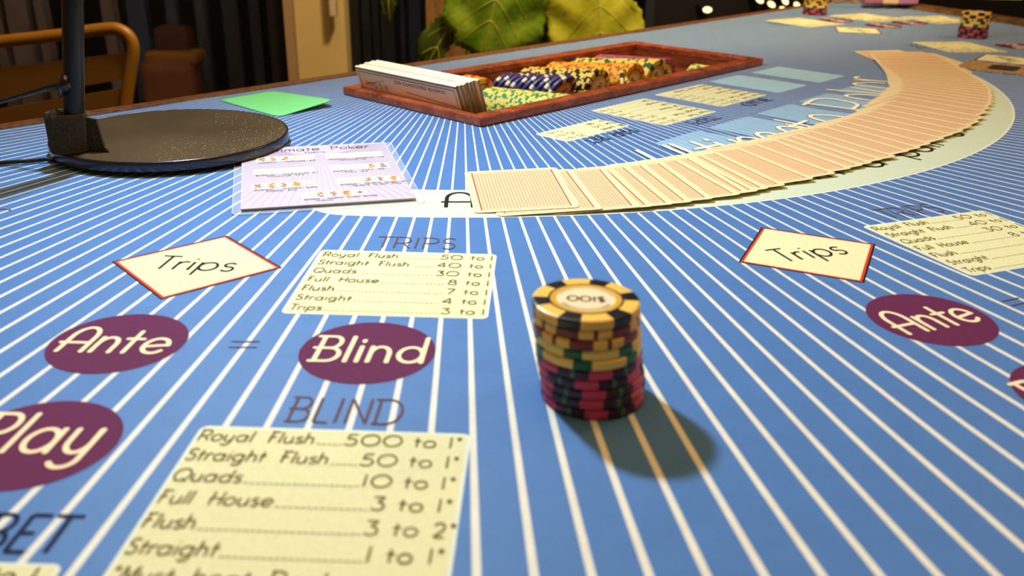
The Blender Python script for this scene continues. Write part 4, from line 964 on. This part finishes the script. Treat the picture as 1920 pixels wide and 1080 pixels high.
TERR = mat('terracotta', (128, 78, 36), .8, noise=.1, nscale=30)
MB().lathe([(.001, 0), (.10, 0), (.15, .30), (.165, .30), (.165, .335), (.148, .335), (.14, .27), (.001, .27)], 40).build('pot', TERR, pl, smooth=False, scale=1.0)
# bamboo-coloured planter post behind the leaves
struct(mbox('trim_3', xat(800, 2.1), xat(872, 2.1), 2.1, 2.16, 0, 1.9, wood('tan_post_wood', (96, 64, 26), (150, 108, 50), (12, 12, 2), 0.6)))

# ------------------------------------------------------------------ distant lights, carton and coaster
LED = mat('warm_lamp_glow', (255, 240, 200), .5, emit=(255, 232, 180), estr=.9)
YB = 2.80
def lamp(px, py, rx, rz_, label, grp, m=LED, rot=0.0):
    w_ = PW(px, py, YB); o = empty('wall_light', tuple(w_), label, 'light', grp)
    MB().lathe([(.001, -.014), (.010, -.012), (.016, -.004), (.018, .004)], 24, 0, Matrix.Rotation(radians(90), 4, 'X') @ Matrix.Diagonal((rx/.018, rz_/.018, 1, 1))).build('lens', m, o, smooth=True, scale=1.0)
    MB().lathe([(.018, .004), (.021, .004), (.021, .10), (.001, .10)], 24, 0, Matrix.Rotation(radians(-90), 4, 'X') @ Matrix.Diagonal((rx/.018, rz_/.018, 1, 1))).build('housing', FRAME, o, smooth=True, scale=1.0)
    o.rotation_euler = (0, rot, 0)
lamp(1326, 18, .013, .008, 'single small oval light glowing on the dark wall above the table edge', None)
for i, (px, py, lab) in enumerate([(1424, 0, 'highest'), (1446, 8, 'middle'), (1468, 18, 'lowest')]):
    lamp(px, py, .012, .007, f'warm oval wall light, {lab} of the left slanting row of three', 'oval wall lights', rot=.5)
for i, (px, py, lab) in enumerate([(1472, 2, 'left'), (1494, 10, 'right')]):
    lamp(px, py, .011, .007, f'warm oval wall light beside the far chip stack, {lab} one of the pair', 'oval wall lights', rot=.8)
YS = 2.40
w0 = PW(1890, -4, YS)
ys = empty('wall_sign_lamp', tuple(w0), 'yellow-green strip light on the dark wall at top right', 'light')
MB().box(-.06, .03, -.01, .01, -.002, .05).build('tube', mat('lime_glow', (210, 190, 40), .5, emit=(220, 200, 40), estr=1.2), ys, scale=1.0)
MB().box(-.07, .04, .0101, .03, -.006, .06).build('bracket', FRAME, ys, scale=1.0)
q = PW(1672, 19, 1.70)
ct = empty('gift_carton', (q.x, 1.70, TZ+.0075), 'pink, cream and lilac carton standing on the far rail', 'carton')
x_ = [PW(p_, 10, 1.70).x-q.x for p_ in (1621, 1655, 1686, 1722)]
for i, (nm, rgb) in enumerate((('pink_side', (190, 110, 140)), ('cream_label', (250, 214, 160)), ('lilac_side', (196, 130, 170)))):
    o = MB().box(x_[i], x_[i+1], 0, .028, 0, .10).build(nm, mat('carton_'+nm, rgb, .5), ct, scale=1.0); soften(o, .003)
cq = P(1882, 131); co = MB(); fr = Frame(cq, .9)
co.prism(fr.poly(rrect(62, 88, 5)), .3, 2.2, 0); co.flat(fr.poly(rrect(40, 30, 8)), 2.3, 1)
o = co.build('coaster', [wood('gold_brown_coaster', (120, 84, 40), (214, 176, 116), (60, 60, 60), .5), mat('coaster_dark_print', (40, 30, 18), .6)]); tag(o, 'gold and brown flat coaster below the far right diamond', 'coaster')
